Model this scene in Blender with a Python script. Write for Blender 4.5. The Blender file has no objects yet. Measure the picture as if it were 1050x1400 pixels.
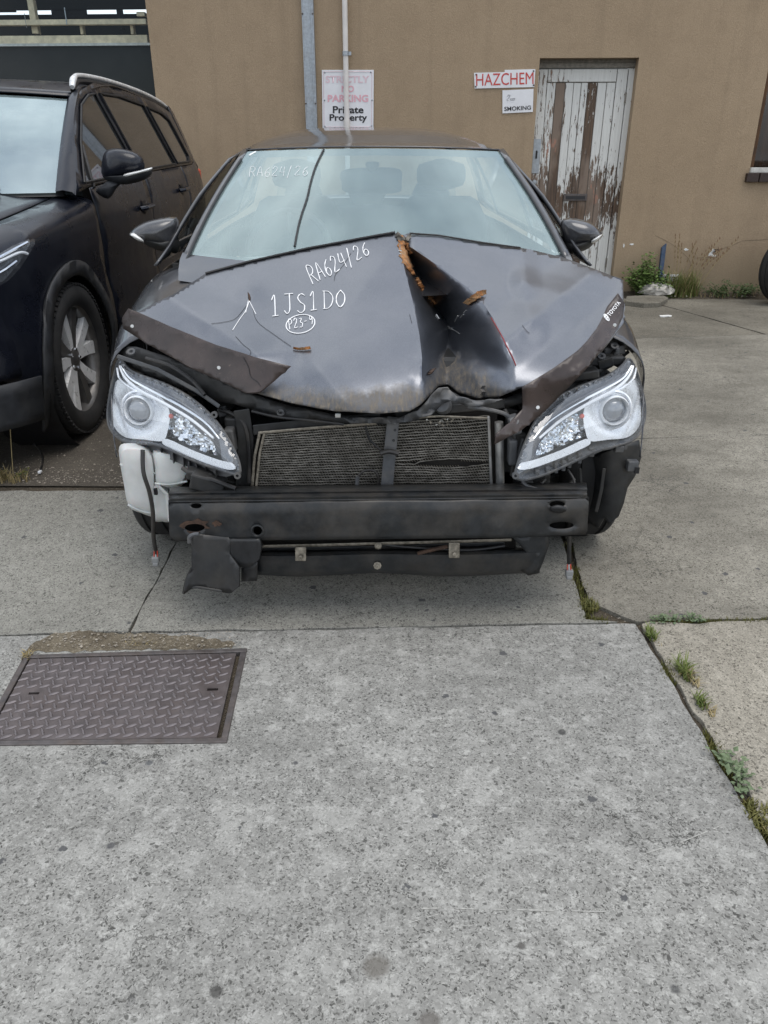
import bpy, bmesh, math, random
from math import radians, sin, cos, tan, pi, atan2, sqrt
from mathutils import Vector, Matrix, noise
from mathutils.geometry import delaunay_2d_cdt
from mathutils.bvhtree import BVHTree

# ------------------------------------------------------------------ camera, sky, sun, exposure
scene = bpy.context.scene
col = scene.collection
random.seed(7)
PITCH, EYE, FPX, CXP, CYP = radians(25.0), 1.30, 1052.0, 525.0, 700.0
cam_data = bpy.data.cameras.new('camera')
cam_data.sensor_fit = 'VERTICAL'; cam_data.sensor_height = 24.0
cam_data.lens = 24.0 * FPX / 1400.0
cam_data.clip_start = 0.05; cam_data.clip_end = 1000
cam = bpy.data.objects.new('camera', cam_data); col.objects.link(cam)
cam.location = (0, 0, EYE); cam.rotation_euler = (pi/2 - PITCH, 0, 0)
scene.camera = cam

SUN_EL, SUN_AZ = radians(75), radians(-50)     # veiled sun stands high over the camera's right shoulder
world = bpy.data.worlds.new('World'); scene.world = world; world.use_nodes = True
wn, wl = world.node_tree.nodes, world.node_tree.links
wn.clear()
w_out = wn.new('ShaderNodeOutputWorld'); w_bg = wn.new('ShaderNodeBackground')
w_sky = wn.new('ShaderNodeTexSky'); w_sky.sky_type = 'NISHITA'; w_sky.sun_disc = False
w_sky.sun_elevation = SUN_EL; w_sky.sun_rotation = radians(180) + SUN_AZ
w_sky.dust_density = 2.0
w_tc = wn.new('ShaderNodeTexCoord')
w_map = wn.new('ShaderNodeMapping'); w_map.inputs['Scale'].default_value = (1, 1, 2.2)
w_no = wn.new('ShaderNodeTexNoise'); w_no.inputs['Scale'].default_value = 2.1
w_no.inputs['Detail'].default_value = 7; w_no.inputs['Roughness'].default_value = 0.55
w_ramp = wn.new('ShaderNodeValToRGB')
w_ramp.color_ramp.elements[0].position = 0.36; w_ramp.color_ramp.elements[0].color = (0.25, 0.25, 0.25, 1)
w_ramp.color_ramp.elements[1].position = 0.62; w_ramp.color_ramp.elements[1].color = (0.97, 0.97, 0.97, 1)
w_no2 = wn.new('ShaderNodeTexNoise'); w_no2.inputs['Scale'].default_value = 3.7; w_no2.inputs['Detail'].default_value = 5
w_cl = wn.new('ShaderNodeValToRGB')
w_cl.color_ramp.elements[0].position = 0.35; w_cl.color_ramp.elements[0].color = (6.2, 6.7, 7.4, 1)
w_cl.color_ramp.elements[1].position = 0.68; w_cl.color_ramp.elements[1].color = (12.5, 12.8, 13.0, 1)
w_mix = wn.new('ShaderNodeMix'); w_mix.data_type = 'RGBA'
wl.new(w_tc.outputs['Generated'], w_map.inputs['Vector'])
wl.new(w_map.outputs[0], w_no.inputs['Vector']); wl.new(w_map.outputs[0], w_no2.inputs['Vector'])
wl.new(w_no.outputs[0], w_ramp.inputs[0]); wl.new(w_no2.outputs[0], w_cl.inputs[0])
wl.new(w_ramp.outputs[0], w_mix.inputs[0])
wl.new(w_sky.outputs[0], w_mix.inputs[6]); wl.new(w_cl.outputs[0], w_mix.inputs[7])
wl.new(w_mix.outputs[2], w_bg.inputs[0]); w_bg.inputs[1].default_value = 0.10
wl.new(w_bg.outputs[0], w_out.inputs[0])

sun_data = bpy.data.lights.new('sun', 'SUN'); sun_data.energy = 0.9; sun_data.angle = radians(38)
sun_data.color = (1.0, 0.96, 0.90)
sun = bpy.data.objects.new('sun', sun_data); col.objects.link(sun)
# direction towards the sun
sd = Vector((sin(-SUN_AZ) * cos(SUN_EL), -cos(SUN_AZ) * cos(SUN_EL), sin(SUN_EL)))
sun.rotation_euler = sd.to_track_quat('Z', 'Y').to_euler(); sun.location = (3, -4, 8)
vs = scene.view_settings
vs.view_transform = 'Standard'; vs.look = 'None'; vs.exposure = 0.66; vs.gamma = 1.0; vs.use_curve_mapping = False

# ------------------------------------------------------------------ where a point of the photograph lies in the yard
CAMP = Vector((0, 0, EYE))
FW, UP = Vector((0, cos(PITCH), -sin(PITCH))), Vector((0, sin(PITCH), cos(PITCH)))
def ray(px, py):
    return FW * FPX + Vector((px - CXP, 0, 0)) + UP * (CYP - py)
def P(px, py, d):
    r = ray(px, py); return CAMP + r * (d / r.y)
def PZ(px, py, z=0.0):
    r = ray(px, py); return CAMP + r * ((z - EYE) / r.z)
WALL_N = Vector((0.05, 1.0, 0)).normalized(); WALL_P = Vector((2.5, 8.0, 0))
def W(px, py, off=0.0):
    r = ray(px, py); p0 = WALL_P - WALL_N * off
    return CAMP + r * ((p0 - CAMP).dot(WALL_N) / r.dot(WALL_N))
WALL_U = Vector((1.0, -0.05, 0)).normalized()
def wu(p): return (p - WALL_P).dot(WALL_U)
def wpt(u, z, off=0.0):
    p = WALL_P + WALL_U * u - WALL_N * off; return Vector((p.x, p.y, z))

# ------------------------------------------------------------------ materials
MATS = {}
class NT:
    def __init__(self, name):
        self.m = bpy.data.materials.new(name); self.m.use_nodes = True
        self.n = self.m.node_tree.nodes; self.l = self.m.node_tree.links
        self.b = self.n['Principled BSDF']; self.out = self.n['Material Output']
        self.tc = self.n.new('ShaderNodeTexCoord').outputs['Object']
        MATS[name] = self.m
    def lk(self, a, b): self.l.new(a, b)
    def noise(self, scale, detail=4, rough=0.55, vec=None, dist=0.0):
        n = self.n.new('ShaderNodeTexNoise'); n.inputs['Scale'].default_value = scale
        n.inputs['Detail'].default_value = detail; n.inputs['Roughness'].default_value = rough
        n.inputs['Distortion'].default_value = dist
        self.lk(vec or self.tc, n.inputs['Vector']); return n.outputs[0]
    def vor(self, scale, feature='F1', vec=None, out=0):
        n = self.n.new('ShaderNodeTexVoronoi'); n.feature = feature; n.inputs['Scale'].default_value = scale
        self.lk(vec or self.tc, n.inputs['Vector']); return n.outputs[out]
    def scaled(self, s, rot=(0, 0, 0)):
        n = self.n.new('ShaderNodeMapping'); n.inputs['Scale'].default_value = s; n.inputs['Rotation'].default_value = rot
        self.lk(self.tc, n.inputs['Vector']); return n.outputs[0]
    def ramp(self, fac, *stops):
        n = self.n.new('ShaderNodeValToRGB'); e = n.color_ramp.elements
        while len(e) < len(stops): e.new(0.5)
        for k, (p, c) in enumerate(stops):
            e[k].position = p
            e[k].color = (c, c, c, 1) if isinstance(c, (int, float)) else (*c, 1)
        self.lk(fac, n.inputs[0]); return n.outputs[0]
    def mix(self, fac, a, b, mode='MIX'):
        n = self.n.new('ShaderNodeMix'); n.data_type = 'RGBA'; n.blend_type = mode
        for i, v in ((0, fac), (6, a), (7, b)):
            if isinstance(v, (int, float)): n.inputs[i].default_value = v if i == 0 else (v, v, v, 1)
            elif isinstance(v, tuple): n.inputs[i].default_value = (*v, 1)
            else: self.lk(v, n.inputs[i])
        return n.outputs[2]
    def math(self, op, a, b=0.0):
        n = self.n.new('ShaderNodeMath'); n.operation = op
        for i, v in ((0, a), (1, b)):
            if isinstance(v, (int, float)): n.inputs[i].default_value = v
            else: self.lk(v, n.inputs[i])
        return n.outputs[0]
    def sep(self):
        n = self.n.new('ShaderNodeSeparateXYZ'); self.lk(self.tc, n.inputs[0]); return n.outputs
    def spot(self, x, y, r, nz):          # soft edged mark of its own shape at a place on the ground
        n = self.n.new('ShaderNodeVectorMath'); n.operation = 'DISTANCE'; self.lk(self.tc, n.inputs[0])
        n.inputs[1].default_value = (x, y, 0)
        d = self.math('ADD', n.outputs['Value'], self.math('MULTIPLY', self.math('SUBTRACT', nz, 0.5), r * 1.8))
        return self.ramp(self.math('DIVIDE', d, r * 2), (0.35, 1.0), (0.62, 0.0))
    def bump(self, h, strength=0.3, dist=0.01):
        n = self.n.new('ShaderNodeBump'); n.inputs['Strength'].default_value = strength
        n.inputs['Distance'].default_value = dist; self.lk(h, n.inputs['Height'])
        self.lk(n.outputs[0], self.b.inputs['Normal']); return n.outputs[0]
    def set(self, **kw):
        for k, v in kw.items():
            s = self.b.inputs[{'base': 'Base Color', 'rough': 'Roughness', 'metal': 'Metallic', 'coat': 'Coat Weight',
                 'coatr': 'Coat Roughness', 'spec': 'Specular IOR Level', 'trans': 'Transmission Weight', 'ior': 'IOR', 'alpha': 'Alpha',
                 'emit': 'Emission Color', 'emits': 'Emission Strength', 'sss': 'Subsurface Weight'}[k]]
            if isinstance(v, (int, float)): s.default_value = v
            elif isinstance(v, tuple): s.default_value = (*v, 1)
            else: self.lk(v, s)
        return self

def simple(name, base, rough=0.5, metal=0.0, coat=0.0, var=0.25, scale=30, bump=0.0, spec=0.5, dust=0.0, dustc=(0.22, 0.19, 0.15)):
    t = NT(name)
    n = t.noise(scale, 5, 0.6)
    lo = tuple(max(0, c * (1 - var)) for c in base); hi = tuple(min(1, c * (1 + var)) for c in base)
    c = t.ramp(n, (0.3, lo), (0.7, hi))
    if dust > 0:
        n2 = t.noise(scale * 0.35, 6, 0.65)
        c = t.mix(t.ramp(n2, (0.42, 0.0), (0.75, dust)), c, dustc)
    t.set(base=c, rough=t.ramp(n, (0.3, max(0.02, rough - 0.08)), (0.7, min(1, rough + 0.1))), metal=metal, coat=coat, spec=spec)
    if bump: t.bump(n, bump, 0.004)
    return t.m

def concrete(name, base, light, dark, seed, patches=0.5, marks=(), stain=0.26):
    t = NT(name)
    mp = t.n.new('ShaderNodeMapping'); mp.inputs['Location'].default_value = (seed * 7.1, seed * 3.3, 0); mp.inputs['Rotation'].default_value = (0, 0, seed)
    t.lk(t.tc, mp.inputs['Vector']); v = mp.outputs[0]
    # grains: small uneven cells, each its own grey
    nv = t.n.new('ShaderNodeTexNoise'); nv.inputs['Scale'].default_value = 90; nv.inputs['Detail'].default_value = 2; t.lk(v, nv.inputs['Vector'])
    sc = t.n.new('ShaderNodeVectorMath'); sc.operation = 'SCALE'; t.lk(nv.outputs['Color'], sc.inputs[0]); sc.inputs['Scale'].default_value = 0.016
    dv = t.n.new('ShaderNodeVectorMath'); dv.operation = 'ADD'; t.lk(v, dv.inputs[0]); t.lk(sc.outputs[0], dv.inputs[1]); vw = dv.outputs[0]
    def cells(scale):
        n = t.n.new('ShaderNodeTexVoronoi'); n.inputs['Scale'].default_value = scale; t.lk(vw, n.inputs['Vector'])
        s = t.n.new('ShaderNodeSeparateColor'); t.lk(n.outputs['Color'], s.inputs[0]); return s.outputs[0], n.outputs['Distance']
    g1, _ = cells(290); g2, d2 = cells(95); fr = t.noise(34, 9, 0.82, v)
    mid = t.noise(11, 7, 0.72, v); big = t.noise(1.1, 4, 0.55, v)
    mul = lambda col, k: tuple(x * k for x in col)
    c = t.ramp(g1, (0.0, mul(dark, 0.35)), (0.10, mul(dark, 0.80)), (0.24, mul(base, 0.92)), (0.80, mul(base, 1.07)), (0.97, mul(base, 1.42)))
    c = t.mix(t.ramp(fr, (0.53, 0.0), (0.60, patches)), c, t.mix(0.25, light, c))
    c = t.mix(t.ramp(fr, (0.36, 0.75), (0.42, 0.0)), c, mul(dark, 0.62))
    c = t.mix(t.ramp(mid, (0.50, 0.0), (0.60, patches * 0.75)), c, t.mix(0.45, light, c))
    c = t.mix(t.ramp(mid, (0.30, 0.55), (0.44, 0.0)), c, t.mix(0.5, dark, c))
    c = t.mix(t.math('MULTIPLY', t.ramp(g2, (0.06, 0.8), (0.08, 0.0)), t.ramp(d2, (0.30, 1.0), (0.48, 0.0))), c, mul(dark, 0.42))
    c = t.mix(t.ramp(big, (0.34, stain), (0.62, 0.0)), c, mul(dark, 0.62))
    blot = t.noise(3.6, 6, 0.62, t.scaled((0.55, 1.3, 1), (0, 0, seed * 0.4))); c = t.mix(t.ramp(blot, (0.52, 0.0), (0.70, stain)), c, mul(dark, 0.75))
    c = t.mix(t.ramp(blot, (0.28, stain * 0.6), (0.44, 0.0)), c, mul(base, 1.25))
    # a few exposed dark stones
    n = t.n.new('ShaderNodeTexVoronoi'); n.inputs['Scale'].default_value = 17; t.lk(vw, n.inputs['Vector'])
    s = t.n.new('ShaderNodeSeparateColor'); t.lk(n.outputs['Color'], s.inputs[0])
    st = t.math('MULTIPLY', t.ramp(t.math('ADD', n.outputs['Distance'], t.math('MULTIPLY', mid, 0.5)), (0.40, 1.0), (0.43, 0.0)), t.ramp(s.outputs[0], (0.86, 0.0), (0.88, 0.9)))
    c = t.mix(st, c, (0.075, 0.076, 0.078))
    # hairline map cracks in places
    ve = t.n.new('ShaderNodeTexVoronoi'); ve.feature = 'DISTANCE_TO_EDGE'; ve.inputs['Scale'].default_value = 12
    s3 = t.n.new('ShaderNodeVectorMath'); s3.operation = 'SCALE'; t.lk(nv.outputs['Color'], s3.inputs[0]); s3.inputs['Scale'].default_value = 0.05
    d3 = t.n.new('ShaderNodeVectorMath'); d3.operation = 'ADD'; t.lk(v, d3.inputs[0]); t.lk(s3.outputs[0], d3.inputs[1]); t.lk(d3.outputs[0], ve.inputs['Vector'])
    cr = t.math('MULTIPLY', t.ramp(ve.outputs[0], (0.008, 1.0), (0.026, 0.0)), t.ramp(t.noise(2.6, 3, 0.5, v), (0.58, 0.0), (0.64, 0.8)))
    c = t.mix(cr, c, (0.045, 0.044, 0.040))
    for (x, y, r, cc) in marks:
        c = t.mix(t.math('MULTIPLY', t.spot(x, y, r, mid), 0.75), c, cc)
    t.set(base=c, rough=0.9, spec=0.25)
    t.bump(t.math('SUBTRACT', t.math('ADD', t.math('MULTIPLY', g1, 0.7), mid), cr), 0.45, 0.004)
    return t.m

def glassy(name, tint, base_refl=0.06, ior=1.5, haze=0.0, hazec=(0.8, 0.85, 0.88), rough=0.02, gain=1.0, refl=(0.97, 0.98, 1.0)):
    t = NT(name); t.n.remove(t.b)
    geo = t.n.new('ShaderNodeNewGeometry'); dp = t.n.new('ShaderNodeVectorMath'); dp.operation = 'DOT_PRODUCT'
    t.lk(geo.outputs['Normal'], dp.inputs[0]); t.lk(geo.outputs['Incoming'], dp.inputs[1])
    f0 = ((ior - 1) / (ior + 1)) ** 2          # Fresnel by Schlick, the same from both sides of a thin sheet
    sch = t.math('ADD', t.math('MULTIPLY', t.math('POWER', t.math('SUBTRACT', 1.0, t.math('ABSOLUTE', dp.outputs['Value'])), 5.0), 1 - f0), f0)
    f = t.math('MINIMUM', t.math('ADD', t.math('MULTIPLY', sch, gain), base_refl), 1.0)
    tr = t.n.new('ShaderNodeBsdfTransparent'); tr.inputs[0].default_value = (*tint, 1)
    gl = t.n.new('ShaderNodeBsdfGlossy'); gl.inputs['Roughness'].default_value = rough; gl.inputs[0].default_value = (*refl, 1)
    mx = t.n.new('ShaderNodeMixShader'); t.lk(f, mx.inputs[0]); t.lk(tr.outputs[0], mx.inputs[1]); t.lk(gl.outputs[0], mx.inputs[2])
    o = mx.outputs[0]
    if haze > 0:
        df = t.n.new('ShaderNodeBsdfDiffuse'); df.inputs[0].default_value = (*hazec, 1)
        m2 = t.n.new('ShaderNodeMixShader'); nz = t.noise(6, 6, 0.6)
        t.lk(t.ramp(nz, (0.3, haze * 0.7), (0.75, haze)), m2.inputs[0]); t.lk(o, m2.inputs[1]); t.lk(df.outputs[0], m2.inputs[2]); o = m2.outputs[0]
    t.lk(o, t.out.inputs[0]); return t.m

# ------------------------------------------------------------------ building blocks
def link(o, parent=None):
    col.objects.link(o)
    if parent is not None:
        o.parent = parent
        if parent.type == 'EMPTY': o.matrix_parent_inverse = parent.matrix_basis.inverted()
    return o
def tag(o, label=None, cat=None, group=None, kind=None):
    for k, v in (('label', label), ('category', cat), ('group', group), ('kind', kind)):
        if v: o[k] = v
    return o
def thing(name, loc, label, cat, group=None):
    o = bpy.data.objects.new(name, None); o.location = loc; o.empty_display_size = 0.2
    o.matrix_basis = Matrix.Translation(loc)
    col.objects.link(o); return tag(o, label, cat, group)
def mk(name, verts, faces, mat, parent=None, smooth=True, solid=0.0, bevel=0.0, offset=1.0, sharp=0.7):
    me = bpy.data.meshes.new(name); me.from_pydata([tuple(v) for v in verts], [], faces)
    me.validate(); me.update()
    return mko(name, me, mat, parent, smooth, solid, bevel, offset, sharp)
def mko(name, me, mat, parent=None, smooth=True, solid=0.0, bevel=0.0, offset=1.0, sharp=0.7):
    if mat is not None: me.materials.append(MATS[mat] if isinstance(mat, str) else mat)
    if smooth:
        me.shade_smooth()
        try: me.set_sharp_from_angle(angle=sharp)
        except Exception: pass
    o = bpy.data.objects.new(name, me); link(o, parent)
    if solid:
        m = o.modifiers.new('thickness', 'SOLIDIFY'); m.thickness = solid; m.offset = offset
    if bevel:
        m = o.modifiers.new('edge', 'BEVEL'); m.width = bevel; m.segments = 2; m.limit_method = 'ANGLE'; m.angle_limit = 0.6
    return o
class MB:
    def __init__(self): self.v = []; self.f = []
    def add(self, vs, fs):
        b = len(self.v); self.v += [Vector(v) for v in vs]; self.f += [tuple(i + b for i in f) for f in fs]; return self
    def box(self, c, s, rot=None):
        x, y, z = s[0]/2, s[1]/2, s[2]/2; c = Vector(c)
        vs = [Vector((i*x, j*y, k*z)) for i in (-1, 1) for j in (-1, 1) for k in (-1, 1)]
        if rot is not None: vs = [rot @ v for v in vs]
        return self.add([c + v for v in vs], [(0,1,3,2), (4,6,7,5), (0,4,5,1), (2,3,7,6), (0,2,6,4), (1,5,7,3)])
    def hexa(self, q0, q1):                 # two quads joined
        return self.add(list(q0) + list(q1), [(0,3,2,1), (4,5,6,7), (0,1,5,4), (1,2,6,5), (2,3,7,6), (3,0,4,7)])
    def tube(self, pts, r, n=8, cap=True):
        pts = [Vector(p) for p in pts]; N = len(pts); rr = r if isinstance(r, (list, tuple)) else [r] * N
        vs = []; up = Vector((0, 0, 1)); prev = None
        for i, p in enumerate(pts):
            t = (pts[min(i+1, N-1)] - pts[max(i-1, 0)]).normalized()
            a = t.cross(up) if prev is None else t.cross(prev.cross(t))
            if prev is not None: a = prev - t * prev.dot(t)
            if a.length < 1e-5: a = t.cross(Vector((1, 0.3, 0)))
            a.normalize(); prev = a; b = t.cross(a)
            vs += [p + (a * cos(2*pi*k/n) + b * sin(2*pi*k/n)) * rr[i] for k in range(n)]
        fs = [(i*n+k, i*n+(k+1) % n, (i+1)*n+(k+1) % n, (i+1)*n+k) for i in range(N-1) for k in range(n)]
        if cap: fs += [tuple(range(n))[::-1], tuple((N-1)*n+k for k in range(n))]
        return self.add(vs, fs)
    def lathe(self, prof, c, ax, n=32, closed=False):   # prof: (radius, along axis)
        ax = Vector(ax).normalized(); a = ax.cross(Vector((0, 0, 1)))
        if a.length < 1e-4: a = Vector((1, 0, 0))
        a.normalize(); b = ax.cross(a); c = Vector(c); m = len(prof)
        vs = [c + ax * h + (a * cos(2*pi*k/n) + b * sin(2*pi*k/n)) * r for k in range(n) for (r, h) in prof]
        fs = [(k*m+i, k*m+i+1, ((k+1) % n)*m+i+1, ((k+1) % n)*m+i) for k in range(n) for i in range(m if closed else m-1)] if not closed else \
             [(k*m+i, k*m+(i+1) % m, ((k+1) % n)*m+(i+1) % m, ((k+1) % n)*m+i) for k in range(n) for i in range(m)]
        return self.add(vs, fs)
    def grid(self, rows):
        m = len(rows[0]); vs = [p for r in rows for p in r]
        return self.add(vs, [(i*m+j, i*m+j+1, (i+1)*m+j+1, (i+1)*m+j) for i in range(len(rows)-1) for j in range(m-1)])
    def build(self, name, mat, parent=None, **kw): return mk(name, self.v, self.f, mat, parent, **kw)
def smoothline(pts, k=6):
    pts = [Vector(p) for p in pts]; out = []
    for i in range(len(pts) - 1):
        p0, p1, p2, p3 = pts[max(i-1, 0)], pts[i], pts[i+1], pts[min(i+2, len(pts)-1)]
        for j in range(k):
            t = j / k
            out.append(0.5 * ((2*p1) + (p2-p0)*t + (2*p0-5*p1+4*p2-p3)*t*t + (3*p1-p0-3*p2+p3)*t*t*t))
    out.append(pts[-1]); return out
def lin(x, pts):
    if x <= pts[0][0]: return pts[0][1]
    for (a, ya), (b, yb) in zip(pts, pts[1:]):
        if x <= b: return ya + (yb-ya)*(x-a)/(b-a)
    return pts[-1][1]
def closedsmooth(pts, k=4):
    n = len(pts); q = [Vector((p[0], p[1], 0)) for p in pts]; out = []
    for i in range(n):
        p0, p1, p2, p3 = q[i-1], q[i], q[(i+1) % n], q[(i+2) % n]
        for j in range(k):
            t = j / k
            v = 0.5 * ((2*p1) + (p2-p0)*t + (2*p0-5*p1+4*p2-p3)*t*t + (3*p1-p0-3*p2+p3)*t*t*t); out.append((v.x, v.y))
    return out
def inside(p, poly):
    x, y = p[0], p[1]; c = False; n = len(poly); j = n - 1
    for i in range(n):
        xi, yi = poly[i][0], poly[i][1]; xj, yj = poly[j][0], poly[j][1]
        if (yi > y) != (yj > y) and x < (xj - xi) * (y - yi) / (yj - yi) + xi: c = not c
        j = i
    return c
def dense(poly, step):
    out = []; n = len(poly)
    for i in range(n):
        a, b = Vector(poly[i][:2]), Vector(poly[(i+1) % n][:2]); m = max(1, int(math.ceil((b-a).length / step)))
        out += [tuple(a.lerp(b, k / m)) for k in range(m)]
    return out
def tri2d(outline, step, holes=(), extra=(), segs=()):
    polys = [dense(outline, step)] + [dense(h, step) for h in holes]
    pts, edges = [], []
    for pl in polys:
        b = len(pts); pts += pl; edges += [(b+i, b+(i+1) % len(pl)) for i in range(len(pl))]
    edge_pts = [Vector(p) for p in pts]
    for sg in segs:
        b = len(pts); pts += [tuple(p[:2]) for p in sg]; edges += [(b+i, b+i+1) for i in range(len(sg)-1)]
    xs = [p[0] for p in outline]; ys = [p[1] for p in outline]
    y = min(ys) + step * 0.5; row = 0
    while y < max(ys):
        x = min(xs) + step * (0.5 if row % 2 else 0.25)
        while x < max(xs):
            if inside((x, y), outline) and not any(inside((x, y), h) for h in holes):
                v = Vector((x, y))
                if min((v - e).length_squared for e in edge_pts) > (0.45 * step) ** 2: pts.append((x, y))
            x += step
        y += step * 0.9; row += 1
    pts += [tuple(p[:2]) for p in extra]
    r = delaunay_2d_cdt([Vector(p[:2]) for p in pts], edges, [], 0, 1e-6)
    vs = [tuple(v) for v in r[0]]; fs = []
    for f in r[2]:
        c = (sum(vs[i][0] for i in f) / len(f), sum(vs[i][1] for i in f) / len(f))
        if inside(c, outline) and not any(inside(c, h) for h in holes): fs.append(tuple(f))
    return vs, fs
def panel(name, outline, mp, mat, parent=None, step=0.05, holes=(), solid=0.0, flip=False, **kw):
    vs, fs = tri2d(outline, step, holes)
    if flip: fs = [f[::-1] for f in fs]
    return mk(name, [mp(*v) for v in vs], fs, mat, parent, solid=solid, **kw)
def slabpoly(name, pts3, thick, mat, parent=None, bevel=0.0, smooth=False):   # planar outline pushed down / back along a vector
    n = len(pts3); t = Vector(thick)
    vs = [Vector(p) for p in pts3] + [Vector(p) + t for p in pts3]
    fs = [tuple(range(n)), tuple(range(2*n-1, n-1, -1))] + [(i, i+n, (i+1) % n + n, (i+1) % n) for i in range(n)]
    o = mk(name, vs, fs, mat, parent, smooth=smooth, bevel=bevel)
    bm = bmesh.new(); bm.from_mesh(o.data); bmesh.ops.recalc_face_normals(bm, faces=bm.faces); bm.to_mesh(o.data); bm.free()
    return o
def bvh_of(o): return BVHTree.FromPolygons([v.co.copy() for v in o.data.vertices], [tuple(p.vertices) for p in o.data.polygons])
def onto(bvh, px, py, off=0.002):
    r = ray(px, py).normalized(); h = bvh.ray_cast(CAMP, r)
    if h[0] is None: return None
    n = h[1] if h[1].dot(r) < 0 else -h[1]
    return h[0] + n * off
def pillow(name, outl, d0, bulge, depth, mat, parent=None, k=3, rings=6, tilt=(0, 0), smooth_outline=True, boxy=False):
    """rounded solid whose outline seen from the front is outl; bulges to the front by bulge and back by depth"""
    o2 = closedsmooth(outl, k) if smooth_outline else dense(outl, 6)
    cx = sum(p[0] for p in o2) / len(o2); cy = sum(p[1] for p in o2) / len(o2); n = len(o2); rows = []
    def dd(x, y): return d0 + tilt[0] * (x - cx) + tilt[1] * (y - cy)
    for s, sg in [(i / rings, -1) for i in range(1, rings)] + [(1.0, 0)] + [(1 - i / rings, 1) for i in range(1, rings)]:
        q = math.sqrt(max(0, 1 - s * s)) if not boxy else max(0, 1 - s ** 7) ** 0.4; amp = -bulge * q if sg < 0 else depth * q
        rows.append([P(cx + (p[0]-cx) * s, cy + (p[1]-cy) * s, dd(cx + (p[0]-cx)*s, cy + (p[1]-cy)*s) + amp) for p in o2])
    vs = [v for r in rows for v in r]; m = len(rows)
    fs = [(i*n+j, i*n+(j+1) % n, (i+1)*n+(j+1) % n, (i+1)*n+j) for i in range(m-1) for j in range(n)]
    a = len(vs); vs += [P(cx, cy, dd(cx, cy) - bulge), P(cx, cy, dd(cx, cy) + depth)]
    fs += [(a, (j+1) % n, j) for j in range(n)] + [(a+1, (m-1)*n+j, (m-1)*n+(j+1) % n) for j in range(n)]
    return mk(name, vs, fs, mat, parent)
def text_flat(name, body, mp, mat, parent, bold=0.0):
    cu = bpy.data.curves.new('lettering', 'FONT'); cu.body = body; cu.size = 1.0; cu.offset = bold; cu.resolution_u = 4
    to = bpy.data.objects.new('lettering', cu); col.objects.link(to)
    dg = bpy.context.evaluated_depsgraph_get(); dg.update()
    me = bpy.data.meshes.new_from_object(to.evaluated_get(dg))
    bpy.data.objects.remove(to); bpy.data.curves.remove(cu)
    xs = [v.co.x for v in me.vertices]; ys = [v.co.y for v in me.vertices]
    x0, x1, y0, y1 = min(xs), max(xs), min(ys), max(ys)
    for v in me.vertices: v.co = mp((v.co.x - x0) / (x1 - x0), (v.co.y - y0) / (y1 - y0))
    me.materials.clear()
    return mko(name, me, mat, parent, smooth=False)
def quadmap(q, fn):      # q: bottom-left, bottom-right, top-right, top-left in picture points
    def f(u, v):
        x = (1-u)*(1-v)*q[0][0] + u*(1-v)*q[1][0] + u*v*q[2][0] + (1-u)*v*q[3][0]
        y = (1-u)*(1-v)*q[0][1] + u*(1-v)*q[1][1] + u*v*q[2][1] + (1-u)*v*q[3][1]
        return fn(x, y)
    return f
# ------------------------------------------------------------------ the materials of the yard
def G(px, py): return PZ(px, py, 0.0)
_st = [(G(768, 1001), 0.009, (0.03, 0.03, 0.03)), (G(516, 1322), 0.022, (0.13, 0.12, 0.105)), (G(588, 1398), 0.018, (0.11, 0.10, 0.09)),
       (G(713, 1293), 0.008, (0.06, 0.055, 0.05)), (G(404, 1043), 0.007, (0.05, 0.05, 0.055)), (G(204, 1043), 0.008, (0.07, 0.075, 0.08)),
       (G(296, 1356), 0.010, (0.05, 0.048, 0.045)), (G(152, 1156), 0.008, (0.05, 0.05, 0.055)), (G(923, 1352), 0.008, (0.06, 0.06, 0.06))]
MARKS = [(p.x, p.y, r, c) for p, r, c in _st]
concrete('concrete_near', (0.250, 0.247, 0.230), (0.50, 0.495, 0.465), (0.150, 0.147, 0.135), 0.0, 0.75, MARKS)
concrete('concrete_middle', (0.250, 0.245, 0.218), (0.42, 0.41, 0.37), (0.150, 0.145, 0.128), 1.3, 0.40)
concrete('concrete_right', (0.250, 0.235, 0.198), (0.44, 0.415, 0.355), (0.135, 0.125, 0.102), 2.4, 0.45, (), 0.55)
concrete('concrete_back', (0.205, 0.190, 0.155), (0.33, 0.31, 0.265), (0.105, 0.096, 0.078), 3.7, 0.40, (), 0.55)
concrete('concrete_tan', (0.290, 0.268, 0.222), (0.52, 0.485, 0.41), (0.165, 0.150, 0.122), 4.6, 0.55)

t = NT('soil')
n1, n2, n3 = t.noise(3, 6, 0.6), t.noise(60, 5, 0.7), t.vor(120, 'F1')
c = t.mix(t.ramp(n1, (0.3, 0.0), (0.7, 1.0)), (0.060, 0.050, 0.038), (0.105, 0.088, 0.066))
c = t.mix(t.ramp(n2, (0.55, 0.0), (0.7, 0.7)), c, (0.22, 0.19, 0.145))
t.set(base=c, rough=0.95, spec=0.2); t.bump(t.math('ADD', n2, n3), 0.8, 0.01)
t = NT('dirt_light')
n1, n2, n3 = t.noise(9, 6, 0.6), t.noise(80, 5, 0.7), t.vor(150, 'F1')
c = t.mix(t.ramp(n1, (0.3, 0.0), (0.7, 1.0)), (0.095, 0.078, 0.055), (0.20, 0.172, 0.125))
c = t.mix(t.ramp(n2, (0.52, 0.0), (0.68, 0.8)), c, (0.33, 0.29, 0.225))
t.set(base=c, rough=0.95, spec=0.2); t.bump(t.math('ADD', n2, n3), 0.8, 0.008)
t = NT('asphalt')
n1, n2, n3 = t.noise(2.2, 6, 0.6), t.noise(90, 4, 0.7), t.noise(260, 2, 0.6)
c = t.mix(t.ramp(n1, (0.3, 0.0), (0.7, 1.0)), (0.070, 0.061, 0.051), (0.125, 0.110, 0.090))
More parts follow.
